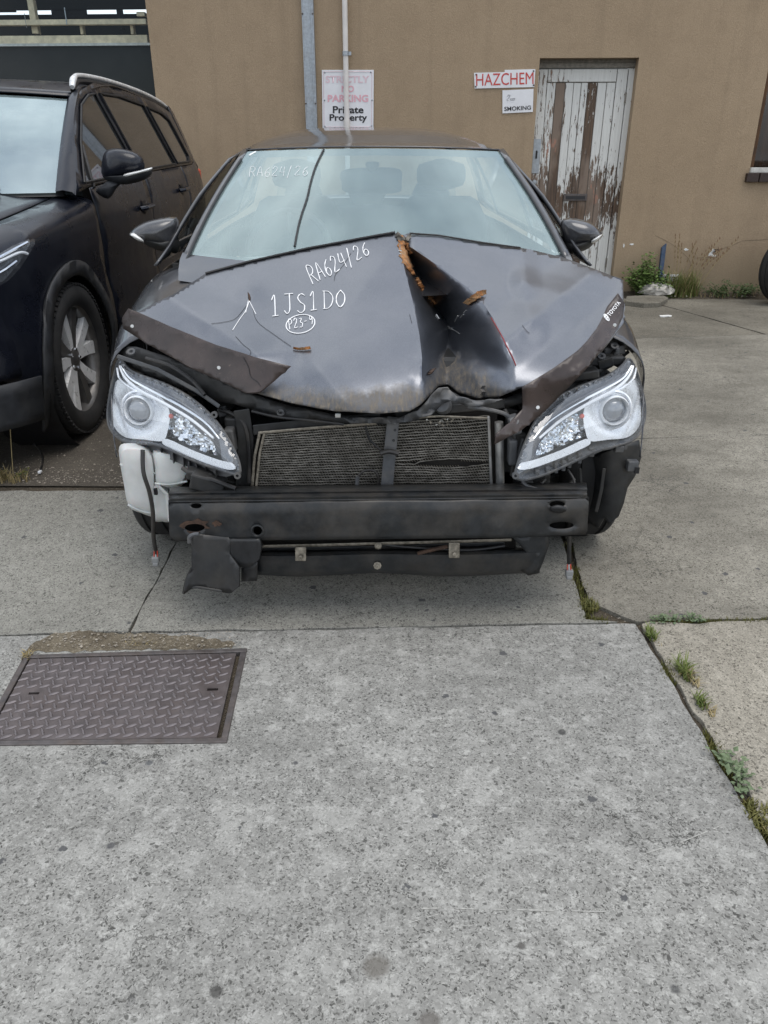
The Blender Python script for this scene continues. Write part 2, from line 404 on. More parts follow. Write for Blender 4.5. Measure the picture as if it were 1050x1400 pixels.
c = t.mix(t.ramp(n2, (0.52, 0.0), (0.68, 0.6)), c, (0.21, 0.185, 0.15))
c = t.mix(t.ramp(n3, (0.34, 0.8), (0.44, 0.0)), c, (0.025, 0.023, 0.020))
t.set(base=c, rough=0.92, spec=0.25); t.bump(t.math('ADD', n2, n3), 0.8, 0.006)

t = NT('render_brown')
n0, n1, n2 = t.noise(0.7, 5, 0.6), t.noise(5, 6, 0.65), t.noise(110, 4, 0.7)
c = t.mix(t.ramp(n0, (0.3, 0.0), (0.7, 1.0)), (0.350, 0.264, 0.176), (0.395, 0.300, 0.203))
c = t.mix(t.ramp(n1, (0.45, 0.0), (0.75, 0.35)), c, (0.255, 0.190, 0.126))
c = t.mix(t.ramp(n2, (0.4, 0.35), (0.6, 0.0)), c, (0.205, 0.145, 0.086))
st_ = t.noise(3.0, 5, 0.6, t.scaled((2.6, 2.6, 0.16)))
c = t.mix(t.ramp(st_, (0.52, 0.0), (0.75, 0.30)), c, (0.20, 0.150, 0.100))
c = t.mix(t.ramp(st_, (0.25, 0.22), (0.42, 0.0)), c, (0.36, 0.275, 0.185))
spk = t.noise(16, 7, 0.75); c = t.mix(t.ramp(spk, (0.68, 0.0), (0.72, 0.5)), c, (0.36, 0.29, 0.21))
zz = t.sep()[2]
gr = t.math('MULTIPLY', t.ramp(t.math('ADD', zz, t.math('MULTIPLY', n1, 0.5)), (0.30, 0.6), (0.75, 0.0)), 1.0)
c = t.mix(gr, c, (0.25, 0.205, 0.140))
t.set(base=c, rough=0.88, spec=0.3); t.bump(t.math('ADD', n2, t.math('MULTIPLY', n1, 0.6)), 0.6, 0.006)

def peel(name, thr, paint=(0.66, 0.66, 0.63), wood=(0.16, 0.105, 0.07), grime=(0.055, 0.042, 0.034)):
    t = NT(name)
    v = t.scaled((20, 20, 3.4)); vf = t.scaled((60, 60, 2.2)); v2 = t.scaled((3.5, 3.5, 1.1))
    a, b2, g = t.noise(2.2, 9, 0.72, v, 0.4), t.noise(1.6, 6, 0.6, vf), t.noise(1.0, 6, 0.6, v2)
    w = t.mix(t.ramp(b2, (0.3, 0.0), (0.7, 1.0)), grime, wood)
    w = t.mix(t.ramp(g, (0.52, 0.0), (0.62, 0.7)), w, (0.25, 0.195, 0.155))
    pk = t.ramp(t.noise(2.6, 5, 0.6, v2), (0.63, 0.0), (0.67, 0.6)); w = t.mix(pk, w, (0.42, 0.20, 0.14))
    z = t.sep()[2]
    band = t.ramp(t.math('ABSOLUTE', t.math('SUBTRACT', z, 0.88)), (0.05, 0.13), (0.42, 0.0))   # worn most around the letter slot
    k = t.math('ADD', t.math('ADD', t.math('MULTIPLY', a, 0.7), t.math('MULTIPLY', g, 0.3)), band)
    m = t.ramp(k, (thr, 1.0), (thr + 0.012, 0.0))
    p = t.mix(t.ramp(b2, (0.4, 0.25), (0.6, 0.0)), paint, (0.40, 0.39, 0.37))
    t.set(base=t.mix(m, w, p), rough=0.75, spec=0.3)
    t.bump(t.math('ADD', m, t.math('MULTIPLY', b2, 0.4)), 0.5, 0.004)
peel('door_paint', 0.562); peel('door_bare', 0.40); peel('door_worn', 0.535)
simple('scratch_pale', (0.345, 0.34, 0.315), 0.9, var=0.3, scale=120)
simple('crack_brown', (0.09, 0.065, 0.042), 0.9)
simple('grey_timber', (0.19, 0.175, 0.15), 0.8, var=0.35, scale=40, bump=0.2)
simple('white_timber', (0.55, 0.54, 0.51), 0.6, var=0.2, scale=25, dust=0.35)
simple('pine', (0.72, 0.60, 0.42), 0.7, var=0.25, scale=14)
simple('galvanised', (0.36, 0.39, 0.42), 0.42, 0.75, var=0.22, scale=45, dust=0.25)
simple('pipe_white', (0.66, 0.63, 0.60), 0.5, var=0.08, scale=12, dust=0.15)
simple('sign_white', (0.74, 0.74, 0.76), 0.35, var=0.05, scale=9, dust=0.12)
simple('sign_pink', (0.72, 0.40, 0.45), 0.45, var=0.10, scale=60)
simple('sign_pink_pale', (0.70, 0.53, 0.57), 0.45, var=0.08, scale=60)
simple('sign_red', (0.52, 0.055, 0.045), 0.45, var=0.25, scale=70)
simple('print_black', (0.015, 0.015, 0.017), 0.5, var=0.3, scale=60)
simple('print_grey', (0.40, 0.40, 0.42), 0.5, var=0.1, scale=60)
simple('dark_room', (0.010, 0.012, 0.015), 0.8, var=0.4, scale=4)
simple('dark_sheet', (0.004, 0.005, 0.006), 0.8, var=0.4, scale=4)
simple('brick_sill', (0.030, 0.016, 0.012), 0.5, var=0.3, scale=30, bump=0.3)
simple('curtain', (0.085, 0.042, 0.018), 0.8, var=0.4, scale=8)
simple('rusty_plate', (0.122, 0.106, 0.104), 0.52, 0.55, var=0.28, scale=22, dust=0.30, dustc=(0.10, 0.062, 0.045), bump=0.1)
simple('plate_lug', (0.21, 0.185, 0.185), 0.38, 0.7, var=0.30, scale=60)
simple('plate_edge', (0.11, 0.10, 0.098), 0.5, 0.5, var=0.3, scale=40, dust=0.4, dustc=(0.12, 0.075, 0.045))
simple('blue_paint', (0.022, 0.055, 0.115), 0.55, var=0.3, scale=30, dust=0.3)
simple('rock', (0.42, 0.40, 0.36), 0.9, var=0.45, scale=22, bump=0.8, dust=0.5, dustc=(0.14, 0.13, 0.11))
simple('white_scrap', (0.75, 0.75, 0.73), 0.5, var=0.1)
simple('pebble', (0.26, 0.23, 0.19), 0.85, var=0.6, scale=35)
def leafmat(name, c1, c2):
    t = NT(name); n = t.noise(38, 3, 0.6)
    t.set(base=t.ramp(n, (0.3, c1), (0.7, c2)), rough=0.6, spec=0.35, sss=0.0); return t.m
leafmat('leaf_green', (0.045, 0.085, 0.016), (0.125, 0.19, 0.045)); leafmat('leaf_dark', (0.030, 0.055, 0.016), (0.075, 0.115, 0.035))
leafmat('grass_green', (0.075, 0.11, 0.022), (0.17, 0.20, 0.055)); leafmat('grass_dry', (0.20, 0.155, 0.065), (0.36, 0.29, 0.15))
leafmat('seed_head', (0.13, 0.075, 0.04), (0.22, 0.14, 0.08)); leafmat('moss', (0.075, 0.085, 0.018), (0.16, 0.145, 0.045)); leafmat('sage', (0.085, 0.125, 0.06), (0.17, 0.215, 0.12))

# ------------------------------------------------------------------ ground: base sheet, slabs, asphalt
gm = MB().add([(-150, -150, -0.014), (150, -150, -0.014), (150, 150, -0.014), (-150, 150, -0.014)], [(0, 1, 2, 3)])
ground = tag(gm.build('ground', 'soil', smooth=False), 'concrete yard of several worn slabs with weedy joints', 'ground', kind='structure')
K1, K2, K3, K4 = G(775, 742), G(806, 846), G(872, 851), G(1052, 1148)
KE = K3 + (K4 - K3) * 3.0; A0 = G(0, 868); L1, L2 = G(240, 742), G(178, 862)
def on(a, b, x): return a.y + (b.y - a.y) * (x - a.x) / (b.x - a.x)
jd = lambda x: on(A0, K3, x)
coverQ = [G(-34, 1020), G(310, 1016), G(338, 887), G(34, 896)]      # outer edge of the cover's frame
def slab(pts, mat, holes=(), amp=0.006, z=0.0):
    seed = len(bpy.data.objects) * 3.1
    o2 = dense([(p[0], p[1]) for p in pts], 0.035); q = []
    n = len(o2)
    for i, p in enumerate(o2):
        a, b = Vector(o2[i-1]), Vector(o2[(i+1) % n]); tt = (b - a).normalized(); nn = Vector((-tt.y, tt.x))
        k = noise.noise(Vector((p[0]*9 + seed, p[1]*9, 1))) * amp + noise.noise(Vector((p[0]*45 + seed, p[1]*45, 5))) * amp * 0.6
        q.append((p[0] + nn.x * k, p[1] + nn.y * k))
    bm = bmesh.new()
    loops = [q] + [[(p[0], p[1]) for p in h] for h in holes]
    vs, fs = tri2d(q, 0.6, holes)
    bv = [bm.verts.new((v[0], v[1], z)) for v in vs]
    for f in fs: bm.faces.new([bv[i] for i in f])
    bmesh.ops.recalc_face_normals(bm, faces=bm.faces)
    if sum(f.normal.z for f in bm.faces) < 0: bmesh.ops.reverse_faces(bm, faces=bm.faces)
    be = [e for e in bm.edges if e.is_boundary]
    r = bmesh.ops.extrude_edge_only(bm, edges=be)
    for v in [g for g in r['geom'] if isinstance(g, bmesh.types.BMVert)]: v.co.z -= 0.06
    me = bpy.data.meshes.new('concrete_slab'); bm.to_mesh(me); bm.free()
    return mko('concrete_slab', me, mat, ground, smooth=False, bevel=0.005)
g = 0.006
def sh(p, dx=0, dy=0): return (p.x + dx, p.y + dy)
slab([(-5, jd(-5) - g), sh(K3, -g*1.4, -g*0.7), sh(K4, -g*1.4), sh(KE, -g*1.4), (KE.x, -3), (-5, -3)][::-1], 'concrete_near', holes=[[sh(p) for p in coverQ]])
LT = L2 + (L1 - L2) * 1.85
slab([(L2.x + g*0.5, jd(L2.x) + g*0.7), sh(K3, -0.06, g*0.7), sh(K2, -g*2), sh(K1, -g*2), (K1.x - g*2, 6.2), (LT.x + g*0.5, 6.2), sh(L1, g*0.5)], 'concrete_middle')
slab([(-5, jd(-5) + g*0.7), (L2.x - g*0.5, jd(L2.x) + g*0.7), sh(L1, -g*0.5), sh(LT, -g*0.5), (-5, on(G(0, 662), G(168, 660), -5) )], 'concrete_middle', amp=0.01)
J2a, J2b = G(880, 599), G(1050, 594); J3a, J3b = G(855, 463), G(1050, 457); xr = 7.0
slab([sh(K2, 0.03, 0.10), sh(K3, 0.0, g), (xr, on(K3, G(1050, 846), xr) + g*1.6), (xr, on(J2a, J2b, xr) - g*0.6), (K1.x + g, on(J2a, J2b, K1.x) - g*0.6), sh(K1, g*1.6)], 'concrete_right', amp=0.012)
slab([(K1.x, on(J2a, J2b, K1.x) + g*0.5), (xr, on(J2a, J2b, xr) + g*0.5), (xr, on(J3a, J3b, xr) - g*0.5), (K1.x, on(J3a, J3b, K1.x) - g*0.5)], 'concrete_right')
D0 = G(930, 424); D1 = G(1060, 463)
slab([(K1.x, on(J3a, J3b, K1.x) + g*0.5), (D1.x - 0.4, on(J3a, J3b, D1.x - 0.4) + g*0.5), (D1.x - 0.02, on(J3a, J3b, D1.x) + g*0.5), sh(D0, -0.01), (D0.x - 0.3, 8.0), (K1.x, 8.06)], 'concrete_back')
slab([(D1.x + 0.01, on(J3a, J3b, D1.x) + g*0.5), (xr, on(J3a, J3b, xr) + g*0.5), (xr, 7.75), (D0.x - 0.27, 8.0), sh(D0, 0.01)], 'concrete_back')
slab([sh(K3, g*1.6, -g*1.0), sh(K4, g*1.8), sh(KE, g*1.8), (xr, KE.y), (xr, on(K3, G(1050, 846), xr) - g*1.6)][::-1], 'concrete_tan', amp=0.016)
for pts_, wd_ in (([(560,1243),(600,1242),(640,1243),(690,1244),(740,1245),(790,1246),(828,1247)], 0.0016), ([(838,1180),(880,1168),(930,1152),(975,1134),(1010,1117)], 0.0016), ([(640,1122),(720,1124),(820,1133)], 0.0012), ([(205,1207),(240,1210),(262,1209)], 0.0009), ([(560,1262),(600,1250)], 0.0012)):
    ll = dense(pts_, 9)[:-int(math.hypot(pts_[0][0]-pts_[-1][0], pts_[0][1]-pts_[-1][1])/9)]; sc_ = MB()
    for i_ in range(len(ll) - 1):
        if noise.noise(Vector((ll[i_][0]/23, ll[i_][1]/9, 3))) < -0.05: continue
        p_, q_ = G(*ll[i_]), G(*ll[i_+1]); w_ = wd_*(0.6 + abs(noise.noise(Vector((ll[i_][0]/11, 1, 2)))))
        sc_.add([p_ + Vector((0, -w_, 0.0012)), q_ + Vector((0, -w_, 0.0012)), q_ + Vector((0, w_, 0.0012)), p_ + Vector((0, w_, 0.0012))], [(0, 1, 2, 3)])
    if sc_.v: tag(sc_.build('scratch', 'scratch_pale', ground, smooth=False), kind='stuff')
# asphalt between the left slab and the wall
am = []
ys = [on(G(0, 662), G(168, 660), -2.0) + 0.004 + k * 0.12 for k in range(46)]
xs = [-6 + k * 0.14 for k in range(48)]
rows = [[(x, y, -0.006 + 0.005 * noise.noise(Vector((x*2, y*2, 3))) + 0.002 * noise.noise(Vector((x*11, y*11, 7))) - (0.03 if x > -0.62 else 0)) for x in xs if x < K1.x - 0.2] for y in ys]
tag(MB().grid(rows).build('asphalt', 'asphalt'), 'rough brown grey asphalt under the parked vehicles', 'asphalt', kind='structure')

# ------------------------------------------------------------------ the brown building
uL, uR = wu(W(738, 82)), wu(W(874, 78)); zD = W(805, 79).z
uWl = wu(W(1031, 200)); zSill = W(1030, 229).z
uEnd = wu(W(205, 60))
building = thing('building', tuple(wpt(0, 0)), 'brown rendered building with peeling white door behind the wrecked car', 'building')
HT = 3.7
wl_out = [(uEnd, -0.1), (6.0, -0.1), (6.0, HT), (-8.0, HT), (-8.0, 3.05), (uEnd, 3.05)]
wl_holes = [[(uL, -0.02), (uR, -0.02), (uR, zD), (uL, zD)], [(uWl, zSill), (uWl + 1.6, zSill), (uWl + 1.6, 2.25), (uWl, 2.25)]]
panel('wall', wl_out, lambda u, z: wpt(u, z), 'render_brown', building, step=0.45, holes=wl_holes, solid=0.22, smooth=False, flip=False, offset=-1.0)
panel('wall', [(-8.0, -0.1), (uEnd - 0.001, -0.1), (uEnd - 0.001, 0.55), (-8.0, 0.55)], lambda u, z: wpt(u, z), 'render_brown', building, step=0.6, solid=0.22, smooth=False, offset=-1.0)
mb = MB()
def wbox(mb, u0, u1, z0, z1, o0, o1):     # box in wall coordinates; o = distance out of the wall
    return mb.hexa([wpt(u0, z0, o1), wpt(u1, z0, o1), wpt(u1, z1, o1), wpt(u0, z1, o1)], [wpt(u0, z0, o0), wpt(u1, z0, o0), wpt(u1, z1, o0), wpt(u0, z1, o0)])
wbox(MB(), -8.0, 6.0, HT - 0.02, HT + 0.10, -0.30, 0.06).build('parapet_cap', 'render_brown', building, smooth=False, bevel=0.01)
wbox(MB(), 5.78, 6.0, -0.1, HT - 0.021, -6.0, -0.221).build('side_wall', 'render_brown', building, smooth=False)
wbox(MB(), uEnd + 0.3, 5.77, 3.1, 3.2, -6.0, -0.23).build('roof', 'dark_room', building, smooth=False)
# room behind the shop window
wbox(MB(), -8.0, uEnd + 0.3, 0.0, 0.05, -5.0, -0.23).build('room_floor', 'dark_room', building, smooth=False)
wbox(MB(), -8.0, uEnd + 0.3, 0.05, 2.62, -5.1, -5.0).build('room_wall', 'dark_room', building, smooth=False)
wbox(MB(), uEnd + 0.30, uEnd + 0.36, 0.0, 3.2, -5.0, -0.23).build('room_wall', 'dark_room', building, smooth=False)
wbox(MB(), -8.0, uEnd + 0.28, 3.25, 3.3, -3.4, -0.23).build('room_ceiling', 'dark_room', building, smooth=False)
zb = W(100, 63, -0.35).z
wbox(MB(), -8.0, uEnd + 0.25, 0.06, zb - 0.004, -0.40, -0.36).build('dark_backing', 'dark_sheet', building, smooth=False)  # plain black sheet filling the view through the lower glass
wbox(MB(), -8.0, uEnd + 0.24, zb, zb + 0.022, -0.42, -0.33).build('board_edge', 'white_timber', building, smooth=False)
def wp(px, py, off): p = W(px, py, off); return wu(p), p.z
def beam(px0, px1, py0, py1, o0, o1, mat='pine', nm='timber_beam', el=0.0):
    u0, z1 = wp(px0, py0, o1); u1, z0 = wp(px1, py1, o1)
    return wbox(MB(), u0 - el, u1, z0, z1, o0, o1).build(nm, mat, building, smooth=False, bevel=0.004)
beam(0, 202, 49, 60, -0.52, -0.44, el=4); beam(0, 200, 27, 33, -0.52, -0.45, el=4)
beam(35, 44, -60, 46, -0.60, -0.53, nm='timber_stud'); beam(108, 114, 32, 47, -0.60, -0.53, nm='timber_stud'); beam(177, 183, 30, 47, -0.60, -0.53, nm='timber_stud')
beam(-90, -80, -60, 46, -0.60, -0.53, nm='timber_stud')
beam(33, 36, 18, 38, -0.43, -0.42, 'galvanised', 'joist_hanger'); beam(87, 92, 10, 34, -0.43, -0.42, 'galvanised', 'joist_hanger')
beam(186, 198, 16, 22, -0.50, -0.44, 'pine', 'timber_stud')
beam(-40, 205, 8, 11, -1.9, -1.8, 'dark_room', 'roof_batten', el=4); beam(158, 162, -40, 40, -1.79, -1.7, 'dark_room', 'roof_batten'); beam(66, 118, -8, 24, -1.69, -1.64, 'dark_room', 'roof_sheet'); beam(-60, 20, -8, 16, -1.69, -1.64, 'dark_room', 'roof_sheet')
beam(-90, 230, -70, 11.5, -1.62, -1.58, 'dark_room', 'roof_sheet', el=4)
beam(-90, 230, 21, 48, -1.99, -1.91, 'dark_room', 'roof_sheet', el=4)
glassy('shop_glass', (0.88, 0.94, 0.95), 0.0, 1.35, 0.0)
panel('shop_window', [(-8.0, 0.55), (uEnd, 0.55), (uEnd, 3.05), (-8.0, 3.05)], lambda u, z: wpt(u, z, -0.05), 'shop_glass', building, step=2.0, smooth=False)
# door in its reveal
DR = -0.13
uJ = uR - 0.055; zH = W(805, 94, DR).z
door = wbox(MB(), uL + 0.004, uJ, 0.0, zH, DR - 0.05, DR - 0.012).build('door', 'grey_timber', building, smooth=False)
wbox(MB(), uL - 0.02, uR + 0.02, zH + 0.004, zD + 0.03, DR - 0.06, DR + 0.025).build('door_lintel', 'grey_timber', building, smooth=False, bevel=0.006)
wbox(MB(), uL, uR, zH + 0.045, zD - 0.03, DR + 0.026, DR + 0.038).build('door_lintel', 'grey_timber', building, smooth=False, bevel=0.004)
wbox(MB(), uJ + 0.004, uR + 0.02, 0.0, zH, DR - 0.06, DR + 0.02).build('door_jamb', 'door_paint', building, smooth=False, bevel=0.004)
wbox(MB(), uL, uR, -0.03, 0.02, DR - 0.06, 0.02).build('door_step', 'concrete_back', building, smooth=False, bevel=0.006)
def dpx(px): return wu(W(px, 110, DR))
cuts = [738, 752.5, 765, 778.5, 790, 800.5, 810, 823.5, 836, 848.5, 863.5]
pm = ['door_paint', 'door_paint', 'door_bare', 'door_paint', 'door_paint', 'door_worn', 'door_bare', 'door_paint', 'door_paint', 'door_paint']
z_top = W(805, 112, DR).z
ww = uJ - (uL + 0.004)
for i in range(10):
    a = uL + 0.004 + ww * (cuts[i] - 738) / 125.5; b = uL + 0.004 + ww * (cuts[i+1] - 738) / 125.5
    st = i in (0, 9)
    wbox(MB(), a + 0.0025, b - 0.0025, 0.015, (zH - 0.004) if st else z_top - 0.006, DR - 0.0115, DR + (0.012 if st else random.uniform(-0.003, 0.002))).build('plank', pm[i], door, smooth=False, bevel=0.004)
a = uL + 0.004 + ww * 14.5 / 125.5; b = uL + 0.004 + ww * 110.5 / 125.5
wbox(MB(), a + 0.003, b - 0.003, z_top, zH - 0.004, DR - 0.0115, DR + 0.010).build('rail', 'door_paint', door, smooth=False, bevel=0.004)
u0, z0 = wp(770, 274.5, DR); u1, z1 = wp(803, 265, DR)
wbox(MB(), u0, u1, z0, z1, DR + 0.003, DR + 0.012).build('letter_slot', 'plate_edge', door, smooth=False, bevel=0.003)
wbox(MB(), u0 + 0.02, u1 - 0.02, z0 + 0.015, z1 - 0.02, DR + 0.0125, DR + 0.015).build('slot_flap', 'print_black', door, smooth=False)
u0, z0 = wp(734, 237, DR); u1, z1 = wp(745, 190, DR); u0 = uL + 0.014; u1 = uL + 0.084
wbox(MB(), u0, u1, z0, z1, DR + 0.013, DR + 0.018).build('lock_plate', 'galvanised', door, smooth=False, bevel=0.002)
wbox(MB(), u0 + 0.028, u1 - 0.028, z0 + 0.13, z1 - 0.10, DR + 0.019, DR + 0.034).build('door_handle', 'print_black', door, smooth=False, bevel=0.003)
zq = z0 - 0.08
MB().lathe([(0.001, 0.016), (0.020, 0.014), (0.024, 0.006), (0.026, 0)], wpt(u0 + 0.035, zq, DR + 0.013), -WALL_N, 16).build('lock_rose', 'galvanised', door)
for zz in (0.25, 1.0, 1.72):
    MB().tube([wpt(uJ - 0.002, zz, DR + 0.022), wpt(uJ - 0.002, zz + 0.09, DR + 0.022)], 0.008, 8).build('hinge', 'grey_timber', door)
# window at the right edge
wbox(MB(), uWl, uWl + 1.6, zSill - 0.045, zSill, -0.10, 0.035).build('window_sill', 'white_timber', building, smooth=False, bevel=0.004)
for k in range(14):
    a = uWl - 0.03 + k * 0.118
    wbox(MB(), a, a + 0.11, zSill - 0.125, zSill - 0.048, -0.08, 0.05 + random.uniform(-0.002, 0.002)).build('brick', 'brick_sill', building, smooth=False, bevel=0.004)
wbox(MB(), uWl - 0.002, uWl + 1.6, zSill, 2.25, -0.219, -0.20).build('curtain', 'curtain', building, smooth=False)
rows = [[wpt(uWl + 0.03 + k * 0.0125, z, -0.165 + 0.018 * sin(k * 0.9)) for k in range(120)] for z in (zSill + 0.01, 1.5, 2.24)]
MB().grid(rows).build('curtain', 'curtain', building)
wfr = wbox(MB(), uWl + 0.001, uWl + 0.05, zSill + 0.001, 2.249, -0.11, -0.05).build('window_frame', 'curtain', building, smooth=False, bevel=0.004)
glassy('pane_dark', (0.55, 0.5, 0.45), 0.03, 1.5)
panel('window_pane', [(uWl + 0.051, zSill), (uWl + 1.6, zSill), (uWl + 1.6, 2.25), (uWl + 0.051, 2.25)], lambda u, z: wpt(u, z, -0.08), 'pane_dark', building, step=1.0, smooth=False)
# chips, crack and vent low on the wall
def chip(px, py, rx, ry, mat, seed, nm='plaster_chip'):
    pts = []
    for k in range(14):
        a = 2*pi*k/14; q = 0.65 + 0.6 * noise.noise(Vector((cos(a)*1.7 + seed, sin(a)*1.7, seed)))
        pts.append(W(px + cos(a)*rx*q, py + sin(a)*ry*q, 0.003))
    slabpoly(nm, pts, WALL_N * 0.01, mat, building)
chip(974, 347, 8, 8, 'white_scrap', 3); chip(976, 344, 4, 4, 'print_black', 9); chip(938, 341, 5, 2, 'white_scrap', 5); chip(864, 334, 4, 1.6, 'white_scrap', 6); chip(853, 336, 1.6, 4, 'white_scrap', 7)
chip(981, 341.5, 7, 1.3, 'print_black', 11)
for i, line in enumerate([[(982, 342), (1000, 336), (1015, 329), (1040, 328), (1060, 326)], [(975, 352), (960, 352), (948, 353)], [(896, 322), (912, 330), (925, 338), (940, 352), (949, 368)]]):
    MB().tube([W(x, y, 0.001) for x, y in line], 0.0009, 5).build('wall_crack', 'crack_brown', building)
u0, z0 = wp(904, 392, 0.01); u1, z1 = wp(926, 378, 0.01)
vb = wbox(MB(), u0, u1, z0, z1, 0.001, 0.006).build('vent', 'print_black', building, smooth=False)
for k in range(8):
    a = u0 + (u1 - u0) * k / 7
    wbox(MB(), a - 0.004, a + 0.004, z0, z1, 0.007, 0.013).build('vent_slat', 'sign_white', vb, smooth=False)
wbox(MB(), u0 - 0.01, u1 + 0.01, z1, z1 + 0.02, 0.001, 0.018).build('vent_rim', 'sign_white', vb, smooth=False)

# ------------------------------------------------------------------ on the wall: signs, channel, pipe
def sign(name, q, off, mat, label, cat='sign', th=0.006):
    root = thing(name, tuple(sum((W(x, y, 0) for x, y in q), Vector()) / 4), label, cat)
    slabpoly('board', [W(x, y, off) for x, y in q], WALL_N * th, mat, root)
    return root
q = [(441, 176), (510.5, 176), (511, 95.5), (440, 95.5)]
sg = sign('parking_sign', q, 0.012, 'sign_white', 'white sign with faded pink STRICTLY NO PARKING and black Private Property')
for body, qq, mt, bd in [('STRICTLY', [(445, 113.5), (505, 113.5), (505, 103.5), (445, 103.5)], 'sign_pink_pale', 0.03), ('NO', [(467, 126), (484, 126), (484, 117), (467, 117)], 'sign_pink', 0.03),
                         ('PARKING', [(448, 139.5), (503.5, 139.5), (503.5, 129.5), (448, 129.5)], 'sign_pink', 0.03), ('Private', [(455, 155), (497, 155), (497, 145), (455, 145)], 'print_black', 0.025),
                         ('Property', [(450.5, 168), (502, 168), (502, 156), (450.5, 156)], 'print_black', 0.025)]:
    text_flat('lettering', body, quadmap(qq, lambda x, y: W(x, y, 0.0145)), mt, sg, bd)
fr = [(443, 173.5), (508, 173.5), (508.5, 98), (442.5, 98)]
for a in range(4):
    b = (a + 1) % 4; MB().tube([W(*fr[a], 0.0135), W(*fr[b], 0.0135)], 0.0022, 4).build('border_line', 'sign_pink_pale', sg)
for x, y in ((444, 99), (507, 98.5), (444, 173), (508, 172), (443.5, 137), (508.5, 137)):
    MB().lathe([(0.001, 0.006), (0.007, 0.004), (0.008, 0)], W(x, y, 0.0125), -WALL_N, 8).build('screw', 'galvanised', sg)
q = [(649, 121), (730.5, 119), (732, 94.5), (690, 95.5), (690, 98.5), (648, 99.5)]
hz = thing('hazard_sign', tuple(W(690, 108)), 'white sign with worn red HAZCHEM lettering left of the peeling door', 'sign')
slabpoly('board', [W(x, y, 0.010) for x, y in q], WALL_N * 0.006, 'sign_white', hz)
text_flat('lettering', 'HAZCHEM', quadmap([(651, 117.5), (729.5, 115), (729.5, 98.5), (651, 101)], lambda x, y: W(x, y, 0.0125)), 'sign_red', hz, 0.0)
for x, y in ((651, 102), (650.5, 118.5), (729.5, 97), (729.5, 116.5)): MB().lathe([(0.001, 0.006), (0.007, 0.004), (0.008, 0)], W(x, y, 0.0105), -WALL_N, 8).build('screw', 'plate_edge', hz)
sm = sign('smoking_sign', [(687, 155), (728.5, 153), (729.5, 121.5), (687, 123.5)], 0.010, 'sign_white', 'small white sign with black SMOKING below the red lettered one')
text_flat('lettering', 'SMOKING', quadmap([(689.5, 152), (726, 149.8), (726, 144.2), (689.5, 146)], lambda x, y: W(x, y, 0.0125)), 'print_black', sm, 0.02)
for ln in ([(693, 132), (695, 129.5), (698, 130), (696, 133), (693, 136), (695, 137.5)], [(698, 136.5), (704, 136), (704, 134.2), (698, 134.8), (698, 136.5)]):
    MB().tube([W(x, y, 0.0125) for x, y in ln], 0.0025, 4).build('faded_symbol', 'print_grey', sm)
uC = wu(W(420, 0, 0.04)); ch = thing('steel_channel', tuple(wpt(uC, 0, 0.03)), 'tall galvanised steel channel bolted to the wall beside the parking sign', 'channel')
wbox(MB(), uC - 0.053, uC - 0.043, 0, 3.4, 0.002, 0.050).build('flange', 'galvanised', ch, smooth=False, bevel=0.002)
wbox(MB(), uC + 0.043, uC + 0.053, 0, 3.4, 0.002, 0.050).build('flange', 'galvanised', ch, smooth=False, bevel=0.002)
wbox(MB(), uC - 0.043, uC + 0.043, 0, 3.4, 0.040, 0.049).build('web', 'galvanised', ch, smooth=False, bevel=0.002)
wbox(MB(), uC + 0.018, uC + 0.026, 0, 3.4, 0.0495, 0.056).build('rib', 'galvanised', ch, smooth=False, bevel=0.002)
for z in (W(420, 20).z, W(420, 142).z):
    for s in (-0.045, 0.045): MB().lathe([(0.001, 0.008), (0.008, 0.006), (0.009, 0)], wpt(uC + s, z, 0.0505), -WALL_N, 6).build('bolt', 'plate_edge', ch)
uP = wu(W(471, 0, 0.05)); pp = thing('conduit_pipe', tuple(wpt(uP, 0, 0.045)), 'thin white pipe running down the wall in front of the parking sign', 'pipe')
MB().tube([wpt(uP, 0, 0.045), wpt(uP, 1.5, 0.045), wpt(uP + 0.002, 3.4, 0.045)], 0.024, 16).build('pipe', 'pipe_white', pp)
zc = W(474, 74).z
MB().lathe([(0.0245, -0.018), (0.029, -0.018), (0.029, 0.018), (0.0245, 0.018)], wpt(uP, zc, 0.045), (0, 0, 1), 20).build('clamp', 'galvanised', pp)
wbox(MB(), uP + 0.028, uP + 0.052, zc - 0.014, zc + 0.014, 0.035, 0.055).build('clamp', 'galvanised', pp, smooth=False)
MB().lathe([(0.0245, -0.02), (0.031, -0.02), (0.031, 0.045), (0.0245, 0.045)], wpt(uP, W(474, 172).z, 0.045), (0, 0, 1), 20).build('coupling', 'pipe_white', pp)

# ------------------------------------------------------------------ steel access cover in the near slab
cv = thing('access_cover', tuple(sum(coverQ, Vector()) / 4), 'rusty brown checker plate access cover set in the concrete', 'access cover')
def cq(u, v, z=0.0):
    a, b, c, d = coverQ; p = a*(1-u)*(1-v) + b*u*(1-v) + c*u*v + d*(1-u)*v; return Vector((p.x, p.y, z))
Wd = (coverQ[1] - coverQ[0]).length; Hd = (coverQ[3] - coverQ[0]).length
fu, fv = 0.016 / Wd, 0.016 / Hd
for (u0, u1, v0, v1) in ((0, 1, 0, fv), (0, 1, 1 - fv, 1), (0, fu, fv, 1 - fv), (1 - fu, 1, fv, 1 - fv)):
    MB().hexa([cq(u0, v0, -0.04), cq(u1, v0, -0.04), cq(u1, v1, -0.04), cq(u0, v1, -0.04)], [cq(u0, v0, 0.003), cq(u1, v0, 0.003), cq(u1, v1, 0.003), cq(u0, v1, 0.003)]).build('frame', 'plate_edge', cv, smooth=False, bevel=0.002)
g1, g2, g3 = fu + 0.004/Wd, 1 - fu - 0.012/Wd, fv + 0.003/Hd
